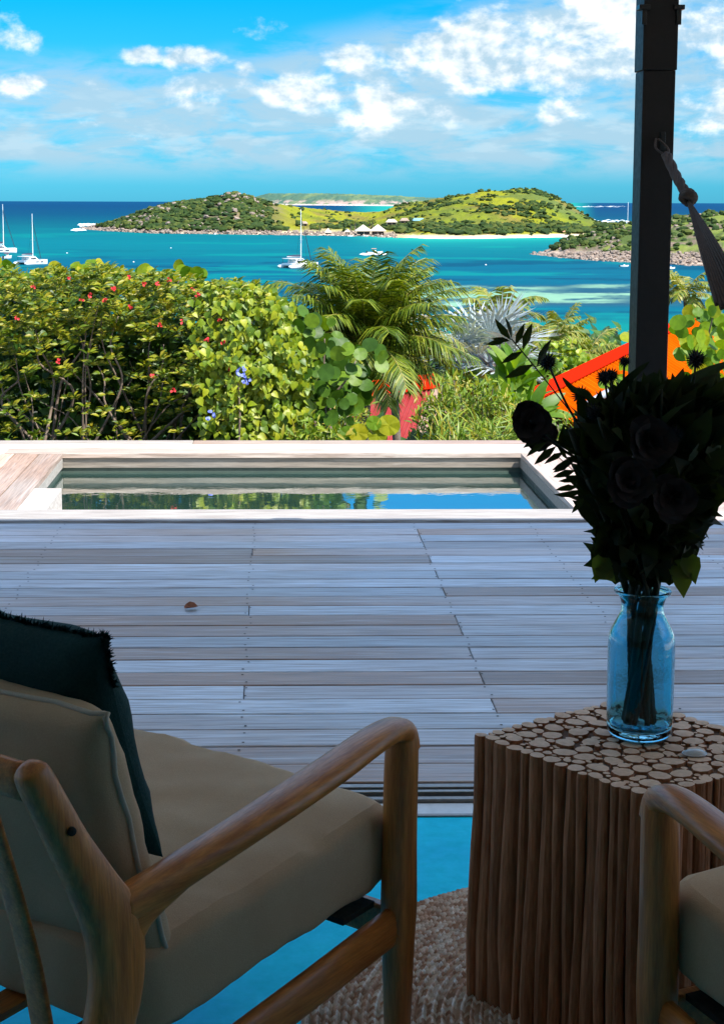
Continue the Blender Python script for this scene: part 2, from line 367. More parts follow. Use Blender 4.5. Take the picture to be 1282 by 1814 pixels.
m, g, b = M_('sea_water'); MT['sea'] = m
at_ = g.node('ShaderNodeAttribute', attribute_name='Col'); pos = g.node('ShaderNodeNewGeometry').outputs['Position']
n = g.noise(g.vmath('MULTIPLY', pos, (.02, .09, 1)), 1, 6, .62); n2 = g.noise(g.vmath('MULTIPLY', pos, (.25, .6, 1)), 1, 5, .6)
c = g.mix(g.mr(n, .35, .7, 0, .35), at_.outputs['Color'], g.mix(1, at_.outputs['Color'], (.45, .62, .75), 'MULTIPLY'))
c = g.mix(g.mr(n2, .55, .75, 0, .25), c, g.mix(1, at_.outputs['Color'], (1.5, 1.35, 1.25), 'MULTIPLY'))
g.n.remove(b); b = g.node('ShaderNodeBsdfDiffuse'); g.l.new(c, b.inputs[0]); gl = g.node('ShaderNodeBsdfGlossy'); gl.inputs['Roughness'].default_value = .25; gl.inputs[0].default_value = (.7, .9, 1, 1)
ms = g.node('ShaderNodeMixShader'); ms.inputs[0].default_value = .045; g.l.new(b.outputs[0], ms.inputs[1]); g.l.new(gl.outputs[0], ms.inputs[2]); g.l.new(ms.outputs[0], g.n['Material Output'].inputs[0])
bn = g.node('ShaderNodeBump'); bn.inputs['Distance'].default_value = .25; bn.inputs['Strength'].default_value = .6; g.put(bn.inputs['Height'], n2); g.l.new(bn.outputs[0], b.inputs['Normal']); g.l.new(bn.outputs[0], gl.inputs['Normal'])

m, g, b = M_('island_ground'); MT['island'] = m
at_ = g.node('ShaderNodeAttribute', attribute_name='Col'); pos = g.node('ShaderNodeNewGeometry').outputs['Position']
n = g.noise(pos, .06, 6, .65); n2 = g.noise(pos, .35, 5, .65)
c = g.mix(g.mr(n, .4, .7, 0, .45), at_.outputs['Color'], g.mix(1, at_.outputs['Color'], (.55, .6, .55), 'MULTIPLY'))
c = g.mix(g.mr(n2, .5, .75, 0, .5), c, g.mix(1, at_.outputs['Color'], (.5, .55, .5), 'MULTIPLY'))
g.l.new(c, b.inputs['Base Color']); b.inputs['Roughness'].default_value = .95; b.inputs['Specular IOR Level'].default_value = .1
bn = g.node('ShaderNodeBump'); bn.inputs['Distance'].default_value = 1.; g.put(bn.inputs['Height'], n2); g.l.new(bn.outputs[0], b.inputs['Normal'])

SEA = -20.5
# ================================================================ SETTING: sea
def lin(c): return tuple(((x/255+.055)/1.055)**2.4 if x > 10 else x/255/12.92 for x in c)
def grid_mesh(name, P, C, m, smooth=True, kind='structure'):
    nr, nc = P.shape[:2]
    me = bpy.data.meshes.new(name); V = P.reshape(-1, 3)
    idx = np.arange(nr*nc).reshape(nr, nc)
    F = np.stack([idx[:-1,:-1], idx[:-1,1:], idx[1:,1:], idx[1:,:-1]], -1).reshape(-1, 4)
    me.vertices.add(len(V)); me.vertices.foreach_set('co', V.astype(np.float32).ravel())
    me.loops.add(F.size); me.loops.foreach_set('vertex_index', F.astype(np.int32).ravel())
    me.polygons.add(len(F)); me.polygons.foreach_set('loop_start', np.arange(0, F.size, 4, dtype=np.int32)); me.polygons.foreach_set('loop_total', np.full(len(F), 4, dtype=np.int32))
    me.polygons.foreach_set('use_smooth', [smooth]*len(F))
    me.update(calc_edges=True); me.validate()
    ca = me.color_attributes.new('Col', 'FLOAT_COLOR', 'POINT')
    ca.data.foreach_set('color', np.concatenate([C.reshape(-1, 3), np.ones((len(V), 1))], 1).astype(np.float32).ravel())
    me.materials.append(m); o = link(name, me); o['kind'] = kind; return o

def vnoise(x, y, seed=0):
    """numpy value noise in 0..1"""
    xi, yi = np.floor(x).astype(np.int64), np.floor(y).astype(np.int64); fx, fy = x-xi, y-yi
    fx = fx*fx*(3-2*fx); fy = fy*fy*(3-2*fy)
    def h(a, b):
        n = (a*374761393 + b*668265263 + seed*974711) & 0x7fffffff; n = ((n ^ (n >> 13))*1274126177) & 0x7fffffff
        return ((n ^ (n >> 16)) & 0xffff)/65535.
    return (h(xi,yi)*(1-fx)+h(xi+1,yi)*fx)*(1-fy) + (h(xi,yi+1)*(1-fx)+h(xi+1,yi+1)*fx)*fy
def vfbm(x, y, seed=0, o=5):
    a, s, t = 1., 0., 0.
    for k in range(o): s = s+a*vnoise(x*2**k, y*2**k, seed+k); t += a; a *= .55
    return s/t
us = np.concatenate([np.linspace(-2600, -20, 90), np.linspace(0, 1282, 330), np.linspace(1300, 3600, 90)])
vs_ = np.concatenate([[357.6, 358.4], np.linspace(359.5, 500, 110), np.linspace(502, 545, 40), np.linspace(548, 700, 50), np.linspace(720, 1500, 12)])
UU, VV = np.meshgrid(us, vs_)
DD = (H-SEA)*FPX/(VV-356.)
PP = np.stack([(UU-485)/FPX*DD, DD, np.full_like(DD, SEA)], -1)
prof = [(356,(0,90,148)), (366,(0,82,138)), (380,(0,92,138)), (398,(0,118,146)), (415,(0,138,158)), (432,(0,144,166)), (450,(0,138,160)), (468,(0,120,156)), (490,(0,122,158)), (505,(0,118,154)), (545,(0,126,158)), (560,(0,142,160)), (585,(0,168,166)), (620,(0,160,160)), (700,(0,170,165)), (1500,(20,180,170))]
pv = np.array([p[0] for p in prof]); pc = np.array([lin(p[1]) for p in prof])
wob = (vfbm(UU/260, VV/9, 3)-.5)*18*np.clip((VV-390)/60, 0, 1)
C = np.stack([np.interp(VV+wob, pv, pc[:, k]) for k in range(3)], -1)
def blend(C, m, col): m = np.clip(m, 0, 1)[..., None]; return C*(1-m)+np.array(lin(col))*m
def sst(x, a, b): t = np.clip((x-a)/(b-a), 0, 1); return t*t*(3-2*t)
C = blend(C, sst(vfbm(UU/220, VV/5, 11), .55, .7)*sst(VV, 395, 430)*.7, (0, 170, 172))
C = blend(C, sst(vfbm(UU/180, VV/6, 12), .55, .7)*sst(VV, 430, 470)*(1-sst(VV, 560, 580))*.75, (0, 88, 128))
right = sst(UU, 660, 780)
bandm = right*sst(VV, 500, 508)*(1-sst(VV, 536, 544))
C = blend(C, bandm*.85, (52, 105, 138))
nz = (vfbm(UU/90, VV/6, 21)-.5)
def streak(v0, hw, u0, u1, amt):
    global C
    m = np.exp(-((VV-v0+nz*11+(vfbm(UU/26, VV/2, 77)-.5)*5)/hw)**4)*sst(UU, u0-40, u0+50)*(1-sst(UU, u1-60, u1+60))*sst(vfbm(UU/60, VV/4, 30+int(v0)), .28, .55)
    C = blend(C, np.clip(m*amt*1.25, 0, 1), (176, 228, 200))
streak(509, 4, 700, 980, .8); streak(521, 6, 690, 1010, 1); streak(527, 7.5, 900, 1090, 1); streak(537.5, 3, 740, 920, .9); streak(518, 3, 1000, 1600, .8); streak(505, 3, 1020, 1130, .7); streak(532, 3, 860, 1000, .6); streak(526, 3, 1180, 1700, .6); streak(508, 2.5, 1190, 1500, .5)
# pale water over the sand near the beach
shore = np.interp(UU, [560, 700, 760, 850, 950, 1010], [417, 421, 423, 422, 420, 419])
C = blend(C, np.exp(-np.clip(VV-shore, 0, 99)/7)*sst(UU, 590, 700)*(1-sst(UU, 1000, 1060)), (40, 205, 195))
grid_mesh('sea', PP[::-1], C[::-1]*np.array([.36, .37, .33]), MT['sea'])

# ================================================================ SETTING: islands
def island(name, u0, u1, du, nt, shore_, crest_, dep_, colf, back=1.35, rough=1.):
    U = np.arange(u0, u1+du, du); T = np.linspace(0, back, nt)
    sv = np.interp(U, *zip(*shore_)); cv = np.interp(U, *zip(*crest_)); dp = np.interp(U, *zip(*dep_))
    Ds = (H-SEA)*FPX/(sv-356.); Dc = Ds+dp; zc = H+(356-cv)/FPX*Dc
    P = np.zeros((len(T), len(U), 3)); edge = np.minimum(1, np.minimum(U-u0, u1-U)/25.+.02)
    for j, t in enumerate(T):
        D = Ds+dp*t; s = t if t <= 1 else 1-((t-1)/(back-1))**1.3*1.05
        prof_ = (1-(1-min(t,1))**1.25) if t <= 1 else s
        x = (U-485)/FPX*D
        n_ = (vfbm(x/26+50, D/26, 5)-.5)*2; n3 = (vfbm(x/7+9, D/7, 6)-.5)*2
        z = SEA-.6 + (zc-SEA+.6)*prof_ + (n_*1.5+n3*.7)*rough*np.sin(min(t, 1)*PI)**.6*edge + (n3*.9*rough*edge if t > 0 else 0)
        P[j, :, 0] = x; P[j, :, 1] = D; P[j, :, 2] = z
    Cc = colf(P, np.repeat(U[None], len(T), 0), np.repeat(T[:, None], len(U), 1))
    grid_mesh(name, P, Cc, MT['island'])
    return U, T, P
SH1 = [(150,406.5), (165,407), (200,409.5), (270,413), (400,414.5), (540,416), (640,417.5), (700,420), (760,422), (850,421.5), (950,419), (1010,418.5), (1100,417)]
CR1 = [(150,408), (165,404), (185,400), (200,396), (240,384), (275,370), (316,360.5), (360,356), (391,350), (414,342.5), (428,345.5), (447,350), (460,355), (472,359), (500,362), (528,366), (560,369.5), (600,373), (645,375.5), (672,374), (700,365), (740,356.5), (777,350), (815,344), (860,338), (882,336), (914,334), (941,332.5), (954,336.5), (975,346), (1000,357), (1021,370.5), (1042,383), (1055,393), (1075,398), (1100,400)]
DP1 = [(150,40), (280,100), (430,150), (500,220), (560,380), (640,480), (700,420), (800,300), (940,260), (1000,220), (1055,120), (1100,90)]
GR, SC, RK, SD, DR = np.array((.21,.21,.008)), np.array((.045,.065,.015)), np.array((.19,.135,.10)), np.array((.62,.47,.36)), np.array((.13,.12,.03))
def mixc(A, B, m): m = np.clip(m, 0, 1)[..., None]; return A*(1-m)+B*m
def col1(P, U, T):
    x, y, z = P[..., 0], P[..., 1], P[..., 2]; n = vfbm(x/30, y/30, 41); n2 = vfbm(x/9, y/9, 42)
    c = mixc(np.broadcast_to(DR, P.shape), GR, sst(U+n*60-30, 470, 520))
    c = mixc(c, SC, (1-sst(U, 440, 520))*sst(n, .3, .5))
    c = mixc(c, RK, (1-sst(U, 470, 520))*sst(n2, .5, .62)*.8)
    c = mixc(c, SC*1.6, sst(U, 700, 760)*sst(n, .5, .62)*sst(T, .35, .6)*.8)
    c = mixc(c, np.array((.30,.16,.09)), sst(U-(T*40), 930, 1000)*sst(T, .5, .8)*sst(n2, .35, .5)*.9)
    c = mixc(c, SC*1.9, sst(U, 930, 985)*sst(n, .38, .55)*.8)
    c = mixc(c, GR*.85, sst(U, 1045, 1060))
    c = mixc(c, np.array((.15,.11,.03)), sst(vfbm(x/18+7, y/40, 47), .5, .62)*sst(U, 480, 560)*.75)
    c = mixc(c, np.array((.10,.14,.012)), sst(vfbm(x/40+3, y/60, 48), .48, .6)*sst(U, 480, 560)*.6)
    h = z-SEA
    c = mixc(c, np.array((.50,.38,.28)), (1-sst(U, 690, 720))*(1-sst(h+n2*3, 2.2, 5.0)))
    c = mixc(c, SD, sst(U, 690, 740)*(1-sst(h+n2*.8, 1.6, 2.6)))
    return c
U1, T1, P1 = island('hilly_island', 150, 1102, 2.4, 70, SH1, CR1, DP1, col1)
SH2 = [(950,449), (965,450.5), (1000,455), (1050,459), (1110,462.5), (1190,466.5), (1262,470), (1400,478), (1900,500)]
CR2 = [(950,450), (960,444), (975,437), (990,431), (1005,424), (1018,420), (1030,421), (1050,411), (1070,401), (1086,397), (1110,393), (1150,388), (1190,382.5), (1245,376), (1282,374), (1400,366), (1600,350), (1900,330)]
def col2(P, U, T):
    x, y, z = P[..., 0], P[..., 1], P[..., 2]; n = vfbm(x/16, y/16, 51); n2 = vfbm(x/5, y/5, 52)
    c = mixc(np.broadcast_to(SC*1.5, P.shape), RK*.9, sst(n2, .45, .6)); c = mixc(c, np.array((.16,.2,.03)), sst(n, .5, .6)*.8)
    return mixc(c, np.array((.42,.31,.24)), 1-sst((z-SEA)+n2*2, 2., 4.))
U2, T2, P2 = island('rocky_headland', 950, 1900, 4., 46, SH2, CR2, [(950,20), (1000,60), (1060,130), (1200,190), (1900,260)], col2, rough=.9)
def col3(P, U, T):
    x, y, z = P[..., 0], P[..., 1], P[..., 2]; n = vfbm(x/120, y/300, 61); n2 = vfbm(x/40, y/90, 62); h = z-SEA
    c = mixc(np.broadcast_to(np.array((.06,.12,.08)), P.shape), np.array((.12,.17,.08)), sst(n, .45, .6))
    c = mixc(c, np.array((.36,.26,.22)), sst(n2, .5, .58)*(1-sst(h, 18, 34)))
    return mixc(c, np.array((.6,.5,.42)), (1-sst(h, 3, 7)))
island('distant_island', 450, 900, 3., 30, [(450,362.6), (560,363.2), (700,364), (900,364)], [(450,352), (456,347.5), (475,342.5), (560,342), (600,342.6), (640,344), (690,345.6), (715,347), (777,350), (830,353), (900,360)], [(450,500), (900,1200)], col3, rough=6)

# scrub and boulders on the far land: uncountable, one object each
ICO = None
def ico():
    t = (1+5**.5)/2
    v = [Vector(p).normalized() for p in ((-1,t,0),(1,t,0),(-1,-t,0),(1,-t,0),(0,-1,t),(0,1,t),(0,-1,-t),(0,1,-t),(t,0,-1),(t,0,1),(-t,0,-1),(-t,0,1))]
    f = [(0,11,5),(0,5,1),(0,1,7),(0,7,10),(0,10,11),(1,5,9),(5,11,4),(11,10,2),(10,7,6),(7,1,8),(3,9,4),(3,4,2),(3,2,6),(3,6,8),(3,8,9),(4,9,5),(2,4,11),(6,2,10),(8,6,7),(9,8,1)]
    return v, f
IV, IF = ico()
def blobs(name, Ps, sizes, m, jit=.3, squash=.7):
    mb = MB()
    for p, s in zip(Ps, sizes):
        a = random.random()*6.3; ca, sa = math.cos(a), math.sin(a)
        vs = []
        for q in IV:
            k = s*(1+random.uniform(-jit, jit)); x, y = q.x*ca-q.y*sa, q.x*sa+q.y*ca
            vs.append((p[0]+x*k, p[1]+y*k, p[2]+q.z*k*squash))
        mb.add(vs, IF)
    return structure(name, mb, m, kind='stuff')
def scatter(U, T, P, n, dens, size):
    out, sz = [], []
    k = 0
    while len(out) < n and k < n*30:
        k += 1; i = rng.integers(0, len(U)); j = rng.integers(0, len(T)); p = P[j, i].copy()
        p[0] += rng.uniform(-2, 2); p[1] += rng.uniform(-4, 4)
        d = dens(U[i], T[j], p)
        if rng.random() < d: s = size(U[i], T[j], p)*rng.uniform(.55, 1.25); out.append((p[0], p[1], p[2]+s*.25)); sz.append(s)
    return out, sz
def d1(u, t, p):
    n = vfbm(np.array([p[0]/30]), np.array([p[1]/30]), 71)[0]; h = p[2]-SEA
    if h < 2.2 or t > 1.1: return 0
    if u < 480: return .8 if n > .45 else .12
    if u < 700: return .02 + (.55 if h < 5 and n > .5 else 0)
    if h < 7 and t < .3: return .75 if n > .36 else .15
    return .6 if n > .58 else (.16 if n > .5 else .03)
a, b = scatter(U1, T1, P1, 4600, d1, lambda u, t, p: 2.4 if u < 480 else (2.6 if p[2]-SEA < 7 else random.choice((.8, 1.2, 1.9, 2.3))))
blobs('island_scrub', a, b, MT['scrub'], .42, .62)
a, b = scatter(U2, T2, P2, 2000, lambda u, t, p: 0 if p[2]-SEA < 2.5 else (.8 if vfbm(np.array([p[0]/14]), np.array([p[1]/14]), 72)[0] > .47 else .12), lambda u, t, p: 1.5)
blobs('headland_scrub', a, b, MT['scrub'])
a, b = scatter(U1, T1[:12], P1[:12], 1000, lambda u, t, p: (1 if p[2]-SEA < 2.5 and t < .1 and u < 700 else 0), lambda u, t, p: 1.0)
a2, b2 = scatter(U1, T1, P1, 480, lambda u, t, p: (.9 if 395 < u < 470 and t > .4 else (.5 if u < 330 else (.12 if u < 480 else 0))), lambda u, t, p: 1.9)
a3, b3 = scatter(U2, T2[:10], P2[:10], 1100, lambda u, t, p: (1 if p[2]-SEA < 3.0 and u < 1400 else 0), lambda u, t, p: .85)
a4, b4 = scatter(U2, T2, P2, 260, lambda u, t, p: .5, lambda u, t, p: 1.1)
blobs('shore_boulders', a+a2+a3+a4, b+b2+b3+b4, MT['boulder'], .35, .75)
# surf on the far points
def foam_patch(u0, u1, v0, v1, n=60):
    mb = MB()
    for _ in range(n):
        u = random.uniform(u0, u1); v = random.gauss((v0+v1)/2, (v1-v0)/3); c = on(u, v, SEA+.25); px = c.y/FPX
        L = random.uniform(2, 9)*px*(1-abs(u-(u0+u1)/2)/(u1-u0)*.8); Wd = random.uniform(4, 10)*px
        pts = [(c.x+L*math.cos(k/8*2*PI)*random.uniform(.7, 1.2), c.y+Wd*math.sin(k/8*2*PI)*random.uniform(.6, 1.2), SEA+.1) for k in range(8)]
        mb.add(pts+[(c.x, c.y, SEA+.6)], [(k, (k+1) % 8, 8) for k in range(8)])
    return mb
for f in ((140, 182, 396, 400), (1015, 1110, 365, 366.5), (1048, 1112, 390, 395), (820, 850, 366, 367), (130, 150, 406, 408)):
    structure('sea_foam', foam_patch(*f, n=45), MT['foam'], kind='stuff')

# ================================================================ SETTING: ground below the house
gx = np.linspace(-90, 130, 60); gy = np.array([-12, 3.5, 9.75, 10.2, 11, 12.5, 15, 18, 22, 30, 40, 55, 75, 100, 130, 160, 190, 215, 232, 245])
gz = np.interp(gy, [-12, 9.75, 9.9, 12.5, 15, 22, 40, 75, 130, 190, 225, 245], [-1.2, -1.2, -.35, -.9, -2.4, -4.6, -8.2, -12.4, -16.8, -19.4, -20.4, -21.4])
GX, GY = np.meshgrid(gx, gy); GZ = np.repeat(gz[:, None], len(gx), 1) + np.where(GY > 14, (vfbm(GX/9, GY/9, 81)-.5)*1.2, 0)
GP = np.stack([GX, GY, GZ], -1); grid_mesh('ground', GP, np.ones_like(GP)*.1, MT['soil'])

# ================================================================ DECK, POOL, ROOM
XL, XR = -4.2, 5.2
PX0, PX1, PY0, PY1 = -1.254, 1.478, 7.44, 9.18
def boards(name, x0, x1, y0, y1, w, joints, m, parent, axis=0, gap=.007, z=0., th=.028):
    """real boards laid side by side; joints: list of cut positions per row (function of the row)"""
    n = max(1, round((y1-y0)/w if axis == 0 else (x1-x0)/w)); out = []
    w = (y1-y0)/n if axis == 0 else (x1-x0)/n
    for i in range(n):
        cuts = joints(i)
        for a, b_ in zip(cuts[:-1], cuts[1:]):
            if axis == 0: lo, hi = (a+.0012, y0+i*w+gap/2), (b_-.0012, y0+(i+1)*w-gap/2)
            else: lo, hi = (x0+i*w+gap/2, a+.0012), (x0+(i+1)*w-gap/2, b_-.0012)
            dz = random.uniform(-.0012, .0012); cx, cy = (lo[0]+hi[0])/2, (lo[1]+hi[1])/2
            mb = MB().box((lo[0]-cx, lo[1]-cy, -th), (hi[0]-cx, hi[1]-cy, 0))
            o = part('board', mb, m, parent, bevel=.0025, seg=1); o.location = (cx, cy, z+dz); out.append(o)
    return out
deckbase = structure('deck', MB().box((XL, 3.86, -.12), (XR, 7.17, -.05)).box((XL, 7.17, -.12), (PX0-.03, 9.7, -.05)).box((PX1+.03, 7.17, -.12), (XR, 9.7, -.05)), MT['joist'])
def jd(i):
    if i % 7 == 5: return [XL, -.09, 3.0, XR]
    if i % 2 == 0: return [XL, -2.6, .66, XR]
    if i % 5 == 1: return [XL, .66, 2.9, XR]
    return [XL, -3.1, 2.4, XR]
boards('deck', XL, XR, 3.885, 7.165, .134, jd, MT['deck'], deckbase)
# small screw heads in pairs on the joist lines
mb = MB(); nb = round(3.28/.134); bw = 3.28/nb
for i in range(nb):
    for jx in (-3.6, -2.95, -2.3, -1.65, -.98, -.09, .66, 1.2, 1.85, 2.5, 3.1):
        for fy in (.22, .78):
            y = 3.885+(i+fy)*bw; x = jx+random.uniform(-.012, .012)
            mb.add([(x+.0045*math.cos(k*PI/3), y+.0045*math.sin(k*PI/3), .0012) for k in range(6)], [(0,1,2,3,4,5)])
part('screw_heads', mb, MT['joist'], deckbase, kind='stuff')
# pool
pool = structure('swimming_pool', MB()
    .box((PX0-.06, PY0-.06, -1.5), (PX1+.06, PY1+.06, -1.4)).box((PX0-.06, PY0-.06, -1.4), (PX0-.012, PY1+.06, -.05)).box((PX1+.012, PY0-.06, -1.4), (PX1+.06, PY1+.06, -.05))
    .box((PX0-.012, PY1+.012, -1.4), (PX1+.012, PY1+.06, -.05)).box((PX0-.012, PY0-.06, -1.4), (PX1+.012, PY0-.012, -.05)), MT['liner'])
part('water', MB().add([(PX0-.011, PY0-.011, -.118), (PX1+.011, PY0-.011, -.118), (PX1+.011, PY1+.011, -.118), (PX0-.011, PY1+.011, -.118)], [(0,1,2,3)]), MT['poolwater'], pool)
for (a, b_) in (((PX0, PY1, -.088), (PX1, PY1+.024, -.0285)), ((PX0-.0, PY0-.024, -.088), (PX1, PY0, -.0285)), ((PX0-.024, PY0-.024, -.088), (PX0-.001, PY1+.024, -.0285)), ((PX1+.001, PY0-.024, -.088), (PX1+.024, PY1+.024, -.0285))):
    part('fascia_board', MB().box(a, b_), MT['fascia'], pool, bevel=.002, seg=1)
# coping boards around the pool
boards('c', XL, PX1+.22, 7.17, 7.43, .26, lambda i: [XL, PX1+.21], MT['coping'], pool, z=.012, th=.042)
boards('c', XL, XR, 9.16, 9.345, .185, lambda i: [XL, -1.6, 1.78, XR], MT['coping'], pool, z=.004, th=.031)
boards('c', XL, XR, 9.35, 9.66, .155, lambda i: [XL, -2.2+1.7*i, 2.3+i*.4, XR], MT['coping'], pool, z=.005, th=.035)
boards('c', PX0-.56, PX0+.004, 7.435, 9.15, .14, lambda i: [7.435, 9.15], MT['copingY'], pool, 1, z=.003, th=.03)
boards('c', XL, PX0-.565, 7.435, 9.15, .135, lambda i: [7.435, 9.15], MT['copingY'], pool, 1, z=.001, th=.03)
boards('c', PX1-.004, PX1+.20, 7.435, 9.15, .204, lambda i: [7.435, 9.15], MT['copingY'], pool, 1, z=.003, th=.03)
boards('r', PX1+.21, XR, 7.17, 9.15, .135, lambda i: [PX1+.21, XR], MT['coping'], deckbase, z=-.002, th=.028)
# skimmer box in the near left corner
sk = part('skimmer_box', MB().box((PX0-.0, PY0-.008, -.24), (PX0+.145, PY0+.62, -.001)), MT['coping'], pool, bevel=.004)
# low steps / bench on the right-hand terrace
b_ = thing('wooden_step', 'weathered wooden step on the terrace right of the plunge pool', 'step', (2.75, 8.6, 0))
part('tread', MB().box((-.55, -.25, .13), (.9, .02, .16)), MT['coping'], b_, bevel=.003); part('tread', MB().box((-.55, .03, .13), (.9, .3, .16)), MT['coping'], b_, bevel=.003); part('riser', MB().box((-.53, -.2, .0), (.88, -.175, .129)), MT['fascia'], b_, bevel=.002)
# threshold
th_ = structure('threshold', MB().box((XL, 3.62, -.10), (XR, 3.86, -.06)), MT['joist'])
part('white_sill', MB().box((XL, 3.672, -.06), (XR, 3.775, -.012)), MT['sillwhite'], th_, bevel=.002)
for y0, y1, z in ((3.655, 3.669, .004), (3.78, 3.80, -.004), (3.815, 3.83, .002), (3.845, 3.868, .003)):
    part('door_track', MB().box((XL, y0, -.058), (XR, y1, z)), MT['alu'], th_, bevel=.001, seg=1)
part('track_bed', MB().box((XL, 3.8005, -.058), (XR, 3.8145, -.02)), MT['alu'], th_)
part('track_stop', MB().box((.10, 3.803, -.0195), (.19, 3.8125, .006)), MT['strap'], th_)
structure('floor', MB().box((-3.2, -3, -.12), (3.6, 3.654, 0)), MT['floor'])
# the room the photograph is taken from, and the roof over the deck edge
structure('terrace', MB().box((-14, -3.2, -.14), (XL-.02, 9.6, -.03)).box((XR+.02, -3.2, -.14), (15, 9.6, -.03)), MT['terrace'])  # unseen pale slabs added to bounce sunlight up under the roof
structure('side_floor', MB().box((XL, -3.2, -.12), (-3.21, 3.61, -.004)).box((3.61, -3.2, -.12), (XR, 3.61, -.004)), MT['terrace'])
structure('wall_back', MB().box((-3.2, -3.1, 0), (3.6, -3.0, 2.7)), MT['wall'])
structure('wall_left', MB().box((-3.35, -3.1, 0), (-3.2, 1.5, 2.7)), MT['wall']); structure('wall_right', MB().box((3.6, -3.1, 0), (3.75, 1.5, 2.7)), MT['wall'])
structure('ceiling', MB().box((-4.4, -3.2, 2.7), (5.2, 3.2, 2.8)).box((-4.4, 3.2, 3.0), (5.2, 5.56, 3.07)).box((-4.4, 3.2, 2.8), (5.2, 3.3, 2.999)), MT['ceil'])

# post of the roof over the deck
pt = thing('roof_post', 'dark square timber post holding up the terrace roof', 'post', (1.425, 5.862, 0))
part('shaft', MB().box((-.0605, -.062, 0), (.0605, .062, 1.985)), MT['post'], pt, bevel=.003)
part('upper_shaft', MB().box((-.0645, -.066, 1.986), (.0645, .066, 2.42)), MT['post'], pt, bevel=.003)
part('knee_beam', MB().bar((0, 0, 2.36), (0, -.45, 3.0), .1, .1), MT['post'], pt)
for x in (-.064, .064):
    part('bracket_bolt', MB().box((x-.02, -.078, 2.205), (x+.02, -.02, 2.222)).box((x-.009, -.074, 2.15), (x+.009, -.0665, 2.205)), MT['steel'], pt, bevel=.001)
part('hook_plate', MB().box((.008, -.069, 1.695), (.028, -.0625, 1.76)), MT['steel'], pt, bevel=.002)
# hammock hanging from the post
hm = thing('hammock', 'corded hammock end tied with a knot to the dark post', 'hammock', tuple(at(1165, 250, 5.79)))
h0, h1, hk = at(1163, 246, 5.785), at(1180, 275, 5.72), at(1218, 350, 5.42)
mb = MB()
for sx in (-1, 1):
    mb.tube(spline([h0+Vector((sx*.004,0,0)), (h0+h1)/2+Vector((sx*.022,0,-.004)), h1+Vector((sx*.006,0,0))], 6), .0045, 8)
part('loop', mb, MT['rope'], hm, True, True)
mb = MB(); path = spline([h1, at(1194, 306, 5.6), at(1206, 328, 5.5), hk], 10)
for s in range(4):
    pts = []
    for i, p in enumerate(path):
        t = i/len(path)*9+s*PI/2; pts.append(Vector(p)+Vector((math.cos(t), .3*math.sin(t), math.sin(t)*.6))*.011)
    mb.tube(pts, .0095, 8)
part('twisted_cord', mb, MT['rope'], hm, True, True)
mb = MB()
for s in range(5):
    a0 = s*1.2; pts = []
    for k in range(17):
        t = k/16*2*PI; v = Vector((math.cos(t)*.024, math.sin(t)*.020, .006*math.sin(2*t)))
        v.rotate(Euler((a0, a0*.7, a0*1.3))); pts.append(hk+v)
    mb.tube(pts, .0105, 8)
part('knot', mb, MT['rope'], hm, True, True)
for s in range(9):
    e = at(1268+s*9, 552+s*4-abs(s-4)*3, 4.75-.02*s); mid = (hk+e)/2+Vector((0,0,-.012+.004*s))
    part('cord', MB().tube(spline([hk+Vector((0,0,-.01)), mid, e], 8), [.006]*17, 6), MT['rope'], hm, True, True)
e0, e1 = at(1275, 555, 4.78), at(1400, 680, 4.5)
mb = MB(); n = 14
for i in range(n+1):
    for j in range(7):
        t = i/n; w = j/6; p = e0.lerp(e1, t)+Vector((0.02+.10*w, -.05*w, .06*w*t-.02-.03*math.sin(w*PI)*t)); mb.v.append(tuple(p))
for i in range(n):
    for j in range(6): a = i*7+j; mb.f.append((a, a+1, a+8, a+7)); mb.m.append(0)
o = part('woven_bed', mb, MT['rope'], hm, True, True); o.modifiers.new('thickness', 'SOLIDIFY').thickness = .004

# ================================================================ RUG, TABLE, VASE
rug = thing('braided_rug', 'round braided jute rug in coiled rows under the log side table', 'rug', (.69, 2.66, 0))
RUGR = .63; pitch = .0175
def coil(r):
    mb = MB(); n = int(2*PI*r/.0125); hh = .0065
    for i in range(n):          # plaited stitches, each a small slanted bead, two staggered strands to the row
        for side in (-1, 1):
            t = 2*PI*(i+(.5 if side > 0 else 0))/n; rr = r+side*pitch*.24
            c = Vector((rr*math.cos(t), rr*math.sin(t), .006)); tn = Vector((-math.sin(t), math.cos(t), 0)); rd = Vector((math.cos(t), math.sin(t), 0))
            d = (tn*1+rd*(.55*side)).normalized(); q = Vector((0,0,1)).cross(d); L = .0105*random.uniform(.9, 1.1); w = .0048; h = hh*random.uniform(.85, 1.15)
            vs = [c-d*L, c+q*w-d*L*.45, c-q*w-d*L*.45, c+q*w+d*L*.45, c-q*w+d*L*.45, c+d*L, c+Vector((0,0,h))-d*L*.45, c+Vector((0,0,h))+d*L*.45]
            mb.add(vs, [(0,1,6),(2,0,6),(1,3,7,6),(4,2,6,7),(3,5,7),(5,4,7)])
    return mb
r = RUGR
while r > .05:
    part('braid', coil(r), MT['rug'], rug, True); r -= pitch
part('backing', MB().lathe([(0.001, .003), (RUGR, .003), (RUGR, .0005)], 64), MT['rope'], rug)

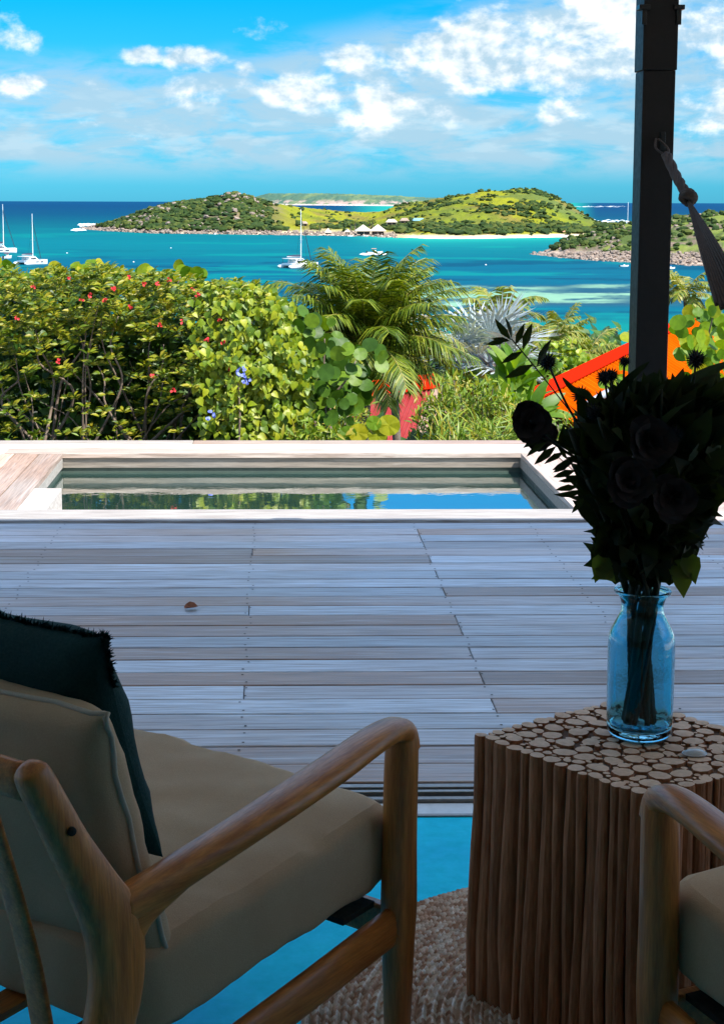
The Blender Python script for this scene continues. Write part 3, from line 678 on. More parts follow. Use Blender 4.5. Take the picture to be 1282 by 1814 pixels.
# table of upright sticks
TZ = .517
cl, cf, cb = on(836, 1300, TZ), on(1156, 1416, TZ), on(1108, 1232, TZ); cr = cb+cf-cl
ctr = (cl+cr)/2; tbl = thing('log_side_table', 'square side table of upright bark-covered sticks with cut round ends', 'side table', (ctr.x, ctr.y, 0))
quad = [Vector((p.x-ctr.x, p.y-ctr.y)) for p in (cl, cf, cr, cb)]
def inside(x, y, r):
    for i in range(4):
        a, b = quad[i], quad[(i+1) % 4]; e = (b-a).normalized(); nrm = Vector((-e.y, e.x))
        if (Vector((x, y))-a).dot(nrm) < r: return False
    return True
sticks = []
for i in range(4):        # the outer row first
    a, b = quad[i], quad[(i+1) % 4]; L = (b-a).length; e = (b-a)/L; nrm = Vector((-e.y, e.x)); s = 0
    while s < L-.012:
        r = random.choice((.0085, .011, .0125, .014, .0155, .0165)); s += r
        if s > L-.006: break
        p = a+e*s+nrm*(r+random.uniform(-.002, .004)); s += r*.98
        if all((p.x-q[0])**2+(p.y-q[1])**2 > (r+q[2])**2*.96 for q in sticks): sticks.append((p.x, p.y, r, 1))
xs = [p.x for p in quad]; ys = [p.y for p in quad]
for r in (.020, .0175, .0155, .0135, .0115, .0095, .0078, .0064, .0052, .0042):
    for _ in range(3600):
        x, y = random.uniform(min(xs), max(xs)), random.uniform(min(ys), max(ys)); rr = r*random.uniform(.93, 1.05)
        if inside(x, y, rr*.8) and all((x-q[0])**2+(y-q[1])**2 > (rr+q[2])**2*.965 for q in sticks): sticks.append((x, y, rr, 0))
sticks.sort(key=lambda q: -q[2]*(3 if q[3] else 1)); rest = MB()
for k, (x, y, r, outer) in enumerate(sticks):
    n = 12 if outer else 9; zt = TZ-.002+random.uniform(-.0022, .0022); ex = random.uniform(.82, 1.18); an = random.random()*PI
    prof = [0, .12, .27, .42, .58, .72, .86, .985] if outer else [.6, .985]; vs, fs = [], []
    w = [random.uniform(-1, 1) for _ in range(6)]; ox, oy = x, y
    for i, f in enumerate(prof+[1]):
        rr = r*(1+.10*math.sin(f*7+w[0]*3)+.05*math.sin(f*17+w[1]*4)) if outer else r
        if f == 1: rr = r*.95
        k0 = 1-f; splay = .035*k0 if outer else 0
        cx = ox*(1+splay)+(.004*math.sin(f*5+w[2]*3)*k0 if outer else 0); cy = oy*(1+splay)+(.004*math.sin(f*6+w[3]*3)*k0 if outer else 0)
        for j in range(n):
            t = 2*PI*j/n; wob = 1+.05*math.sin(3*t+w[4]*3)+.04*math.sin(2*t+w[5]*3); px, py = rr*wob*math.cos(t)*ex, rr*wob*math.sin(t)/ex
            vs.append((cx+px*math.cos(an)-py*math.sin(an), cy+px*math.sin(an)+py*math.cos(an), f*zt))
    for i in range(len(prof)):
        for j in range(n): a = i*n+j; b = i*n+(j+1) % n; fs.append((a, b, b+n, a+n))
    mb = rest if k >= 298 else MB()
    mb.add(vs, fs); b0 = len(prof)*n; mb.add([vs[b0+j] for j in range(n)]+[(x, y, zt+.0006)], [(j, (j+1) % n, n) for j in range(n)], 1)
    if k < 298: part('stick', mb, [MT['bark'], MT['stickend']], tbl)
if rest.v: part('thin_sticks', rest, [MT['bark'], MT['stickend']], tbl, kind='stuff')
q2 = [(p.x*.94, p.y*.94) for p in quad]
part('core', MB().add([(x, y, .02) for x, y in q2]+[(x, y, TZ-.007) for x, y in q2], [(3,2,1,0),(4,5,6,7),(0,1,5,4),(1,2,6,5),(2,3,7,6),(3,0,4,7)]), MT['corefill'], tbl)
print('sticks', len(sticks))

vb = on(1131, 1302, TZ); vase = thing('glass_vase', 'blue recycled glass bottle vase standing on the log side table', 'vase', (vb.x, vb.y, TZ+.0015))
outer = [(.0005, 0), (.040, 0), (.052, .002), (.0575, .008), (.0595, .02), (.0605, .06), (.0610, .12), (.0608, .17), (.0590, .19), (.0530, .205), (.0450, .220), (.0400, .232), (.0385, .243), (.0400, .254), (.0445, .264), (.0480, .2685), (.0510, .2690), (.0525, .2715), (.0515, .2745), (.0480, .2755)]
inner = [(.0450, .2740), (.0405, .262), (.0352, .252), (.0345, .243), (.0362, .232), (.0410, .220), (.0492, .204), (.0555, .188), (.0575, .17), (.0578, .12), (.0574, .06), (.0562, .026), (.050, .018), (.030, .013), (.0005, .016)]
pr = [tuple(p) for p in spline(outer, 3)]+[tuple(p) for p in spline(inner, 3)]
part('glass_body', MB().lathe(pr, 72), MT['glass'], vase, True)
sb = on(1229, 1336, TZ); shell = thing('white_shell', 'small pearly white shell lying on the log side table', 'shell', (sb.x, sb.y, TZ+.0005))
mb = MB()
for i in range(7):
    r = math.cos(i/6*PI/2)
    for j in range(20): t = 2*PI*j/20; rib = 1+.02*math.cos(t*9); mb.v.append((.021*r*rib*math.cos(t)+.003*i/6, .015*r*rib*math.sin(t), .0085*math.sin(i/6*PI/2)))
for i in range(6):
    for j in range(20): a = i*20+j; b = i*20+(j+1) % 20; mb.f.append((a, b, b+20, a+20)); mb.m.append(0)
part('shell_body', mb, MT['shell'], shell, True); part('shell_lip', MB().tube([(.0215*math.cos(t), .0155*math.sin(t), .0012) for t in [k*PI/12 for k in range(25)]], .0014, 6), MT['shell'], shell, True)

# ---------------------------------------------------------------- leaf shapes (unit length along +Y, lying in XY, slightly folded)
def lf_lance(w=.34, fold=.12, curl=-.18):
    V = [(0,0,0), (-w/2,.42,fold*w+curl*.18), (0,.42,curl*.18), (w/2,.42,fold*w+curl*.18), (-w*.32,.75,curl*.56+fold*w), (0,.75,curl*.56), (w*.32,.75,curl*.56+fold*w), (0,1,curl)]
    return V, [(0,2,1),(0,3,2),(1,2,5,4),(2,3,6,5),(4,5,7),(5,6,7)]
def lf_round(w=1.05, cup=.10, n=10):
    V = [(0,.02,0), (0,.5,-.03)]; 
    for k in range(n):
        t = -PI/2+2*PI*(k+.5)/n; x, y = .5*w*math.cos(t), .5+.48*math.sin(t); V.append((x, y, cup*(abs(x)*1.3)+.03*math.sin(k*2.1)-.08*y*y))
    V.append((0, .985, -.09)); return V, [(1, 2+k, 2+(k+1) % n) for k in range(n)]
def lf_heart(w=.82, fold=.16, curl=-.25):
    V = [(0,.06,0), (-.28*w,0,.04), (-.5*w,.2,fold*.5), (-.42*w,.5,fold*.45+curl*.25), (0,.42,curl*.16), (.28*w,0,.04), (.5*w,.2,fold*.5), (.42*w,.5,fold*.45+curl*.25), (-.16*w,.8,curl*.6), (.16*w,.8,curl*.6), (0,1,curl)]
    return V, [(0,4,2,1),(4,3,2),(0,5,6,4),(4,6,7),(4,8,3),(4,7,9),(4,9,10,8)]
def lf_strap(w=.10, curl=-.3):
    V, F = [], []
    for i in range(7): t = i/6; ww = w*math.sin(min(1, t*1.6+.15)*PI/2)*(1-t**3)**.6*.5+.002; V += [(-ww, t, curl*t*t+.15*ww), (0, t, curl*t*t), (ww, t, curl*t*t+.15*ww)]
    for i in range(6): a = i*3; F += [(a, a+1, a+4, a+3), (a+1, a+2, a+5, a+4)]
    return V, F
def basis(d, nrm):
    d = Vector(d).normalized(); nrm = Vector(nrm); x = d.cross(nrm)
    if x.length < 1e-4: x = d.cross(Vector((.3,.1,1)))
    x.normalize(); z = x.cross(d).normalized(); return Matrix((x, d, z)).transposed()
def add_leaf(mb, shp, p, d, nrm, s, mi=0):
    B = basis(d, nrm)*s; p = Vector(p); mb.add([p+B @ Vector(v) for v in shp[0]], shp[1], mi)
def rv(a=1): return Vector((random.gauss(0,1), random.gauss(0,1), random.gauss(0,1)))*a
def plant_leaves(root, sites, shp, m, nparts, leafname='leaf', restname='foliage', minpx=0):
    """nearest, largest leaves one by one, the rest joined"""
    me = MB().add(*shp).mesh(leafname, m, True); rest = MB()
    sites = sorted(sites, key=lambda s: -s[3]/(s[0]-O).length+random.random()*.002+ (s[0].y-root.location.y)*.006)
    for i, (p, d, nrm, s) in enumerate(sites):
        if i < nparts:
            o = link(leafname, me, root, p-root.location); o.rotation_euler = basis(d, nrm).to_euler(); o.scale = (s, s, s)
        else: add_leaf(rest, shp, p, d, nrm, s)
    if rest.v: part(restname, rest, m, root, smooth=True, world=True, kind='stuff')

# ================================================================ BOUQUET
YB = vb.y
bq = thing('flower_bouquet', 'large dark bouquet of foliage, thistles and roses standing in the blue vase', 'bouquet', (vb.x, vb.y, TZ+.02))
neck = Vector((vb.x, vb.y, TZ+.25))
def B(u, v, dy=0): return at(u, v, YB+dy)
stem_ends = [(1010, 760), (1060, 740), (1100, 700), (1135, 720), (1170, 690), (1210, 720), (1250, 760), (1090, 800), (1150, 820), (1200, 850), (1040, 850), (1270, 690)]
for i, (u, v) in enumerate(stem_ends):
    a0 = i*2.4; base = Vector((vb.x+.026*math.cos(a0+.8), vb.y+.026*math.sin(a0+.8), TZ+.026)); nk = neck+Vector((.024*math.cos(a0+2.6), .024*math.sin(a0+2.6), 0))
    e = B(u, v, random.uniform(-.09, .12)); lo = nk.lerp(e, .3)
    pts = spline([base, base.lerp(nk, .5)+rv(.003), nk, lo, e], 5)
    part('stem', MB().tube(pts, [(.0052+.0035*(i % 3 == 0))*(1-.4*k/len(pts)) for k in range(len(pts))], 8), MT['stem'], bq, True, True)
sites = []
def mass(u, v, ru, rv_, n, s0, s1, dy=.09, hollow=.3):
    c = B(u, v)
    for _ in range(n):
        t = random.random()*2*PI; q = random.uniform(hollow, 1)**.6; uu, vv = u+ru*q*math.cos(t), v+rv_*q*math.sin(t)
        ph = random.uniform(-1, 1); p = B(uu, vv, ph*dy*math.sqrt(max(.05, 1-q*q*.8)))
        d = (p-Vector((neck.x, neck.y, c.z-.10))).normalized()+rv(.38)+Vector((0, 0, .15)); sites.append((p-d.normalized()*.02, d, rv(.6)+Vector((0,-.7,.4)), random.uniform(s0, s1)))
mass(1150, 845, 112, 145, 640, .042, .072); mass(1160, 790, 128, 90, 330, .042, .075, .12); mass(1215, 750, 90, 55, 150, .04, .07); mass(1140, 960, 88, 70, 220, .035, .058, .07)
mass(1060, 765, 60, 50, 90, .03, .05); mass(1250, 800, 40, 90, 110, .035, .06); mass(1120, 720, 30, 40, 40, .03, .055); mass(1250, 710, 50, 35, 50, .04, .065)
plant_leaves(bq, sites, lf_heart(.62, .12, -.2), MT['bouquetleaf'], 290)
# leaves hanging over the lip, coloured as if light shines through
for (u, v, du, dv, s) in ((1068, 985, -10, 40, .05), (1058, 1000, 24, 22, .045), (1216, 985, 10, 26, .052), (1204, 1010, 6, 30, .05), (1082, 1008, -18, 10, .04), (1188, 1000, 22, 14, .045)):
    p = B(u, v, -.05); q = B(u+du, v+dv, -.06); o = link('lit_leaf', MB().add(*lf_heart(.75, .2, -.3)).mesh('lit_leaf', MT['bouquetlit'], True), bq, p-bq.location); o.rotation_euler = basis(q-p, (0,-1,.25)).to_euler(); o.scale = (s,)*3
# globe thistles
def thistle(u, v, r, dy, fr):
    c = B(u, v, dy); mb = MB()
    mb.add([c+q*r*.62 for q in IV], IF)
    for k in range(90):
        z = 1-2*(k+.5)/90; t = k*2.39996; d = Vector((math.sqrt(1-z*z)*math.cos(t), math.sqrt(1-z*z)*math.sin(t), z)); x = d.cross(Vector((.2,.3,1))).normalized(); L = r*random.uniform(.9, 1.15)
        mb.add([c+d*r*.5+x*r*.10, c+d*r*.5-x*r*.10, c+d*r*.5+d.cross(x)*r*.1, c+d*L], [(0,1,3),(1,2,3),(2,0,3)])
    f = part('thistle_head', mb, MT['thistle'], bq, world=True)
    e = B(*fr, 0); st = MB().tube(spline([c, (c+e)/2+rv(.006), e], 6), .0022, 6); part('thistle_stem', st, MT['stem'], bq, True, True)
for a_ in ((969, 641, .021, -.02, (1040, 780)), (1070, 668, .019, .02, (1090, 770)), (1105, 640, .013, .0, (1110, 720)), (1028, 700, .02, .03, (1060, 790)), (1082, 665, .016, -.04, (1095, 760)), (1232, 636, .022, .02, (1220, 740)), (1050, 730, .018, -.06, (1085, 800)), (1195, 770, .02, -.09, (1180, 850)), (1262, 770, .018, -.03, (1230, 850))): thistle(*a_)
# roses: ruffled layered petals
def rose(u, v, R, dy, fr):
    c = B(u, v, dy)
    for k in range(16):
        t = k*2.39996; q = (k/16)**.6; d = Vector((math.cos(t), -.35, math.sin(t))).normalized()
        p = c+d*R*.15*q; dd = (d*q+Vector((0, -.5*(1-q), 0))+rv(.12)).normalized()
        o = link('rose_petal', PETAL, bq, p-bq.location); o.rotation_euler = basis(dd, (0,-1,.2)).to_euler(); s = R*(.55+.5*q); o.scale = (s*1.15, s, s)
    e = B(*fr, 0); part('rose_stem', MB().tube(spline([c, (c+e)/2+Vector((0,0,-.01)), e], 6), .0028, 6), MT['stem'], bq, True, True)
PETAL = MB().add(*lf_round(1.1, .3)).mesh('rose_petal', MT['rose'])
rose(938, 745, .038, -.03, (1060, 820)); rose(955, 765, .032, .02, (1070, 830)); rose(1110, 850, .045, -.12, (1130, 960)); rose(1190, 880, .042, -.12, (1170, 980)); rose(1150, 780, .045, -.12, (1150, 900))
# long blades
def blade(pts, w, m='bouquetleaf', nm='long_leaf'):
    pts = [B(*p) for p in pts]; sp_ = spline(pts, 6); mb = MB(); n = len(sp_)
    for i, p in enumerate(sp_):
        p = Vector(p); d = Vector(sp_[min(i+1, n-1)])-Vector(sp_[max(i-1, 0)]); x = d.cross(Vector((0,1,.2))).normalized(); f = i/(n-1); ww = w*math.sin(min(1, f*1.7+.12)*PI/2)*(1-f**2.5)**.7
        mb.v += [tuple(p-x*ww+Vector((0,-.15*ww,0))), tuple(p), tuple(p+x*ww+Vector((0,-.15*ww,0)))]
    for i in range(n-1): a = i*3; mb.f += [(a,a+1,a+4,a+3),(a+1,a+2,a+5,a+4)]; mb.m += [0,0]
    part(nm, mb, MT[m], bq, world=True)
blade([(1095, 760, 0), (1092, 720, -.02), (1105, 680, -.03), (1150, 640, -.02)], .012); blade([(1120, 790, 0), (1110, 745, -.02), (1160, 700, -.03), (1190, 672, -.02)], .020)
blade([(1190, 740, 0), (1205, 690, .0), (1250, 660, .02), (1300, 640, .03)], .014); blade([(1200, 760, 0), (1230, 715, -.02), (1290, 690, -.03)], .016); blade([(1060, 740, 0), (1040, 700, 0), (1015, 690, .01), (995, 668, .02)], .008); blade([(1160, 760, -.05), (1150, 700, -.06), (1158, 660, -.06)], .024)
blade([(1240, 800, -.03), (1270, 790, -.05), (1310, 800, -.05)], .010); blade([(1225, 830, -.03), (1262, 850, -.05), (1300, 840, -.05)], .010)
# leafy sprigs reaching out to the left
def sprig(path, leaves, s):
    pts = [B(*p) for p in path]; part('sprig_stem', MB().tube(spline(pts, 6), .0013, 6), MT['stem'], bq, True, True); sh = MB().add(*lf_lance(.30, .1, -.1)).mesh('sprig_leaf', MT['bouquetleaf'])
    for (u, v, du, dv) in leaves:
        p = B(u, v, pts[0].y-YB); q = B(u+du, v+dv, pts[0].y-YB-.005); o = link('sprig_leaf', sh, bq, p-bq.location); o.rotation_euler = basis(q-p, rv(.4)+Vector((0,-1,.3))).to_euler(); L = (q-p).length*s; o.scale = (L, L, L)
sprig([(1060, 790, -.04), (1010, 730, -.04), (955, 660, -.04), (905, 600, -.04)], [(903, 604, -28, -4), (906, 600, -8, -34), (905, 603, -26, -32), (926, 622, -34, 18), (925, 620, 14, -42), (945, 645, -44, 22), (950, 650, 20, -44), (912, 612, 14, -34), (900, 600, -34, 10)], 1.15)
sprig([(1060, 860, -.03), (1030, 820, -.03), (985, 790, -.03), (950, 770, -.03)], [(1000, 800, -30, 16), (985, 790, -32, 26), (968, 782, -30, 20), (1010, 806, -10, -30), (990, 794, 8, -34), (958, 775, -26, 14), (1020, 814, -34, 14)], 1.25)
sprig([(1070, 890, -.03), (1035, 850, -.03), (1005, 815, -.03)], [(1030, 845, -34, 8), (1020, 833, -34, 10), (1010, 822, -26, 12), (1005, 815, -14, -20)], 1.2)
sprig([(1060, 920, -.03), (1036, 875, -.03), (1020, 856, -.03)], [(1024, 862, -34, 4), (1032, 872, -42, 6), (1036, 880, -20, 24)], 1.2)

# ================================================================ ARMCHAIRS
def pillow(w, h, t, n=18, exp=3.2, seam=.25, wr=.004, seed=0):
    """knife-edged cushion lying in XY, thickness along Z"""
    mb = MB(); xs = [math.sin((i/n-.5)*PI) for i in range(n+1)]
    for sgn in (1, -1):
        b = len(mb.v)
        for j in range(n+1):
            for i in range(n+1):
                x, y = xs[i], xs[j]; pinch = 1-.05*(1-abs(x)**2)*abs(y)**6; pin2 = 1-.05*(1-abs(y)**2)*abs(x)**6
                prof = max(0, 1-abs(x)**exp)**.5*max(0, 1-abs(y)**exp)**.5; z = sgn*(t/2)*prof
                z += sgn*wr*fbm(x*2.2+seed, y*2.2, sgn*3)*prof**.5
                mb.v.append((x*w/2*pin2, y*h/2*pinch, z))
        for j in range(n):
            for i in range(n):
                a = b+j*(n+1)+i; f = (a, a+1, a+n+2, a+n+1); mb.f.append(f if sgn > 0 else f[::-1]); mb.m.append(0)
    edge = []
    for k in range(64):
        tt = k/64*4; sd = int(tt); f = math.sin(((tt-sd)-.5)*PI); x, y = [(f, -1), (1, f), (-f, 1), (-1, -f)][sd]
        edge.append(Vector((x*w/2*(1-.05*(1-abs(y)**2)*abs(x)**6), y*h/2*(1-.05*(1-abs(x)**2)*abs(y)**6), 0)))
    return mb, edge
def boxcushion(w, d, h, n=16, p=7, wr=.005, crown=.022, seed=0):
    mb = MB(); 
    def pt(x, y, z):
        r = (abs(x)**p+abs(y)**p+abs(z)**p)**(1/p); x, y, z = x/r, y/r, z/r
        e_ = max(abs(x), abs(y))**4; zz = z*h/2+(crown*(1-x*x)*(1-y*y) if z > 0 else 0)+wr*fbm(x*2.5+seed, y*2.5, z)+.0035*e_*fbm(x*9, y*9, z*3); return (x*w/2*(1+.012*(1-z*z)), y*d/2*(1+.012*(1-z*z)), zz)
    for ax in range(3):
        for sg in (-1, 1):
            b = len(mb.v)
            for j in range(n+1):
                for i in range(n+1):
                    a, c = math.tan((i/n-.5)*PI/2), math.tan((j/n-.5)*PI/2); q = [0,0,0]; q[ax] = sg; q[(ax+1) % 3] = a; q[(ax+2) % 3] = c; mb.v.append(pt(*q))
            for j in range(n):
                for i in range(n):
                    a = b+j*(n+1)+i; f = (a, a+1, a+n+2, a+n+1); mb.f.append(f if sg > 0 else f[::-1]); mb.m.append(0)
    return mb
def xf(mb, M): mb.v = [tuple(M @ Vector(p)) for p in mb.v]; return mb
def armchair(label):
    c = thing('armchair', label, 'armchair', (0,0,0), 0, 'teak armchairs around the log side table'); W = MT['teak']
    for s in (-1, 1):
        # paddle arm: (x, y, z, half width, half thickness)
        A = [(.325,-.375,.545,.024,.026), (.333,-.30,.557,.025,.024), (.343,-.18,.577,.030,.0195), (.350,-.05,.597,.034,.0175), (.350,.08,.613,.034,.017), (.343,.20,.625,.030,.0175), (.334,.275,.620,.026,.020), (.330,.305,.600,.024,.023), (.330,.312,.575,.024,.024)]
        P_ = spline(A, 5); part('arm', MB().tube([(s*(p[0]+.045), p[1], p[2]) for p in P_], [(p[3], p[4]) for p in P_], 16, ref=(0,0,1)), W, c, True)
        L = [(.330,.304,.618,.014,.010), (.330,.304,.612,.022,.021), (.330,.303,.59,.0255,.025), (.330,.300,.54,.027,.027), (.330,.298,.42,.026,.029), (.330,.297,.30,.0265,.032), (.330,.296,.22,.024,.028), (.330,.296,.0,.018,.019)]
        P_ = spline(L, 4); part('front_leg', MB().tube([(s*(p[0]+.045), p[1], p[2]) for p in P_], [(p[3], p[4]) for p in P_], 16, ref=(0,1,0)), MT['teakV'], c, True)
        Rr = [(.330,-.47,0,.019,.020), (.330,-.445,.18,.023,.030), (.330,-.415,.34,.025,.037), (.329,-.385,.44,.026,.043), (.326,-.385,.52,.026,.046), (.322,-.415,.585,.025,.036), (.316,-.455,.66,.023,.028), (.310,-.492,.735,.022,.025), (.307,-.508,.768,.021,.023), (.306,-.513,.780,.016,.017), (.306,-.515,.785,.006,.006)]
        P_ = spline(Rr, 4); part('rear_leg', MB().tube([(s*(p[0]+.045), p[1], p[2]) for p in P_], [(p[3], p[4]) for p in P_], 16, ref=(0,1,0)), MT['teakV'], c, True)
        G_ = [(.326,-.375,.50,.022,.034), (.328,-.34,.535,.023,.030), (.334,-.27,.560,.025,.024), (.34,-.22,.57,.02,.018)]
        P_ = spline(G_, 4); part('arm_joint', MB().tube([(s*(p[0]+.045), p[1], p[2]) for p in P_], [(p[3], p[4]) for p in P_], 14, ref=(0,0,1)), W, c, True)
        part('side_rail', MB().tube([(s*.375, .30, .275), (s*.375, .05, .255), (s*.375, -.2, .238), (s*.375, -.40, .225)], [(.016, .034)]*4, 14, ref=(0,0,1)), W, c, True)
        part('screw_plug', MB().tube([(s*.3815, -.470, .69), (s*.3855, -.472, .69)], .006, 12), MT['strap'], c, True)
    TR = [(-.345,-.505,.755), (-.17,-.525,.762), (0,-.532,.765), (.17,-.525,.762), (.345,-.505,.755)]
    part('top_rail', MB().tube(spline(TR, 5), [(.013, .026)]*21, 14, ref=(0,0,1)), W, c, True)
    part('front_rail', MB().bar((-.365,.292,.270), (.365,.292,.270), .026, .058), W, c, bevel=.006); part('back_rail', MB().bar((-.365,-.37,.250), (.365,-.37,.250), .026, .058), W, c, bevel=.006)
    for i in range(5):
        x = -.25+.125*i; part('back_slat', MB().tube(spline([(x,-.39,.26), (x,-.425,.45), (x,-.48,.64), (x,-.522,.76)], 4), [(.022, .007)]*13, 10, ref=(0,1,0)), W, c, True)
    for x in (-.24, -.08, .08, .24): part('seat_slat', MB().bar((x,-.37,.290), (x,.285,.312), .05, .012), W, c)
    part('webbing', MB().bar((-.35,.215,.311), (.35,.215,.311), .09, .01), MT['strap'], c)
    part('seat_cushion', xf(boxcushion(.695, .66, .145, 30, 11, .006, .012), Matrix.Translation((0, .015, .385)) @ Matrix.Rotation(R_(3), 4, 'X')), MT['fabric'], c, True)
    # back cushion, reclined against the slats, with piping along its seam
    pm, edge = pillow(.69, .44, .13, 26, 5.5, wr=.012, seed=3.1)
    Mx = Matrix.Translation((0, -.30, .600)) @ Matrix.Rotation(R_(108), 4, 'X')
    bc = part('back_cushion', xf(pm, Mx), MT['fabric'], c, True)
    e2 = [Mx @ (p+Vector((0, 0, .0035*math.sin(i*1.7)))) for i, p in enumerate(edge)]; part('piping', MB().tube(e2+[e2[0]], .0042, 8, cap=False), MT['piping'], bc, True)
    return c
TH1 = R_(38.8)
ch1 = armchair('teak armchair at the left, with a dark green cushion behind its oatmeal back cushion')
f_ = on(711, 1284, .62); fx, fy = Vector((math.cos(TH1), -math.sin(TH1), 0)), Vector((math.sin(TH1), math.cos(TH1), 0))
b1 = f_-.375*fx-.30*fy; ch1.location = (b1.x, b1.y, 0); ch1.rotation_euler = (0, 0, -TH1)
bpy.context.view_layer.update()
ch2 = copy_tree(ch1); ch2['label'] = 'teak armchair half out of frame at the lower right, before the log table'
TH2 = R_(-22); f_ = on(1171, 1403, .62); fx, fy = Vector((math.cos(TH2), -math.sin(TH2), 0)), Vector((math.sin(TH2), math.cos(TH2), 0))
b2 = f_+.375*fx-.30*fy; ch2.location = (b2.x, b2.y, 0); ch2.rotation_euler = (0, 0, -TH2)
# green fringed cushion
gc = thing('fringed_cushion', 'dark green velvet cushion with ragged fringe in the left armchair', 'cushion', tuple(ch1.location+Vector((0,0,.45))), -TH1)
pm, edge = pillow(.56, .38, .13, 22, 3.4, wr=.016, seed=8)
Mg = Matrix.Translation((.0, -.247, .260)) @ Matrix.Rotation(R_(108), 4, 'X')
cov = part('cover', xf(pm, Mg), MT['green'], gc, True)
mb = MB(); ctr_ = Mg @ Vector((0,0,0))
for k in range(2600):
    i = random.random()*64; a_, b_ = edge[int(i) % 64], edge[(int(i)+1) % 64]; p = Mg @ (a_.lerp(b_, i % 1))
    if p.z < .36: continue
    d = (p-ctr_).normalized()*.7+rv(.35); x = d.cross(Vector((0,1,.1))).normalized()*.0022; L = random.uniform(.006, .016)
    e = p+d.normalized()*L; mb.add([p-x, p+x, e], [(0,1,2)]); mb.add([p-x.cross(d)*1., p+x.cross(d)*1., e], [(0,1,2)])
part('fringe', mb, MT['green'], gc, kind='stuff')
# dry leaf on the deck
dl = on(340, 1078, .005); o = link('fallen_leaf', MB().add(*lf_round(.8, .5)).mesh('fallen_leaf', MT['dryleaf']), None, (dl.x-.03, dl.y, .004)); o.rotation_euler = (R_(8), R_(12), R_(-80)); o.scale = (.055,)*3
tag(o, 'single curled brown dry leaf lying on the grey deck boards', 'leaf')

# ================================================================ BOATS
def catamaran(label, loc, rz, Lm=12.5, group='catamarans at anchor in the bay'):
    c = thing('catamaran', label, 'catamaran', loc, rz, group); k = Lm/12.5
    def hull(y0):
        mb = MB(); st = [(-6.2, .35, .25, .55), (-5.4, .62, -.25, .95), (-3, .80, -.3, 1.35), (0, .85, -.3, 1.55), (3, .75, -.3, 1.65), (5.2, .42, -.25, 1.75), (6.25, .06, .0, 1.8)]
        n = 8
        for x, w, zb, zt in st:
            for j in range(n):
                t = j/(n-1); a = (t-.5)*PI; yy = math.sin(a)*w; zz = zt-(zt-zb)*max(0, math.cos(a))**.55 if 0 < j < n-1 else zt
                mb.v.append((x*k, (y0+yy)*k, zz*k))
        for i in range(len(st)-1):
            for j in range(n): a = i*n+j; b = i*n+(j+1) % n; mb.f.append((a, b, b+n, a+n)); mb.m.append(0)
        mb.add([mb.v[j] for j in range(n)], [tuple(range(n-1, -1, -1))]); return mb
    for y0 in (-2.9, 2.9):
        h = part('hull', hull(y0), MT['gel'], c)
        s = -1 if y0 < 0 else 1
        for x in (-.9, 1.6): part('hull_window', MB().box((x*k, (y0+s*.80)*k, .85*k), ((x+1.5)*k, (y0+s*.90)*k, 1.2*k)), MT['boatglass'], h)
    part('bridge_deck', MB().box((-4.6*k, -2.9*k, .75*k), (2.9*k, 2.9*k, 1.5*k)), MT['gel'], c, bevel=.1)
    cab = MB(); B0 = [(-2.6, -2.3, 1.5), (2.6, -2.0, 1.5), (2.6, 2.0, 1.5), (-2.6, 2.3, 1.5), (-2.6, -2.1, 2.9), (1.2, -1.6, 2.8), (1.2, 1.6, 2.8), (-2.6, 2.1, 2.9)]
    cb_ = part('cabin', cab.add([tuple(q*k for q in p) for p in B0], [(3,2,1,0),(4,5,6,7),(0,1,5,4),(1,2,6,5),(2,3,7,6),(3,0,4,7)]), MT['gel'], c)
    for y in (-1, 1): part('cabin_window', MB().add([tuple(q*k for q in p) for p in ((-2.2, y*2.28, 1.9), (1.5, y*2.06, 1.9), (.9, y*1.90, 2.5), (-2.2, y*2.18, 2.5))], [(0,1,2,3)]), MT['boatglass'], cb_)
    part('bimini', MB().box((-5.2*k, -2.1*k, 3.0*k), (.6*k, 2.1*k, 3.14*k)), MT['gel'], c, bevel=.05)
    for y in (-2, 2): part('bimini_post', MB().tube([(-5*k, y*k, 1.4*k), (-5*k, y*k, 3*k)], .05, 6), MT['steel'], c)
    part('mast', MB().tube([(1.2*k, 0, 2.8*k), (1.2*k, 0, 12*k), (1.15*k, 0, 19.5*k)], [.17, .15, .10], 8), MT['gel'], c)
    part('boom', MB().tube([(1*k, 0, 3.6*k), (-4.8*k, 0, 3.7*k)], .12, 6), MT['gel'], c); part('sail_cover', MB().tube([(.9*k, 0, 3.95*k), (-2*k, 0, 4.0*k), (-4.7*k, 0, 3.95*k)], [(.3, .38), (.26, .32), (.12, .2)], 8), MT['sailcover'], c)
    part('spreader', MB().bar((1.2*k, -1*k, 9.3*k), (1.2*k, 1*k, 9.3*k), .1, .05), MT['gel'], c)
    for p in ((5.9, 0, 1.9), (1.6, -3, 1.5), (1.6, 3, 1.5)): part('stay', MB().tube([(1.2*k, 0, 17.5*k), tuple(q*k for q in p)], .035, 4), MT['steel'], c)
    part('jib_roll', MB().tube([(1.3*k, 0, 17*k), (5.6*k, 0, 2.2*k)], [.04, .11], 6), MT['sailcover'], c)
    part('crossbeam', MB().tube([(5.5*k, -2.9*k, 1.7*k), (5.5*k, 2.9*k, 1.7*k)], .1, 6), MT['gel'], c)
    return c
p = on(528, 474, SEA); ctm = catamaran('white catamaran with tall bare mast moored in front of the hilly island', tuple(p), R_(38), 12.4)
bpy.context.view_layer.update()
p = on(8, 447, SEA); o = copy_tree(ctm); o.location = (p.x-1.5, p.y, SEA); o.rotation_euler.z = R_(15); o['label'] = 'white catamaran cut by the left edge of the view'; o.scale = (1.05,)*3
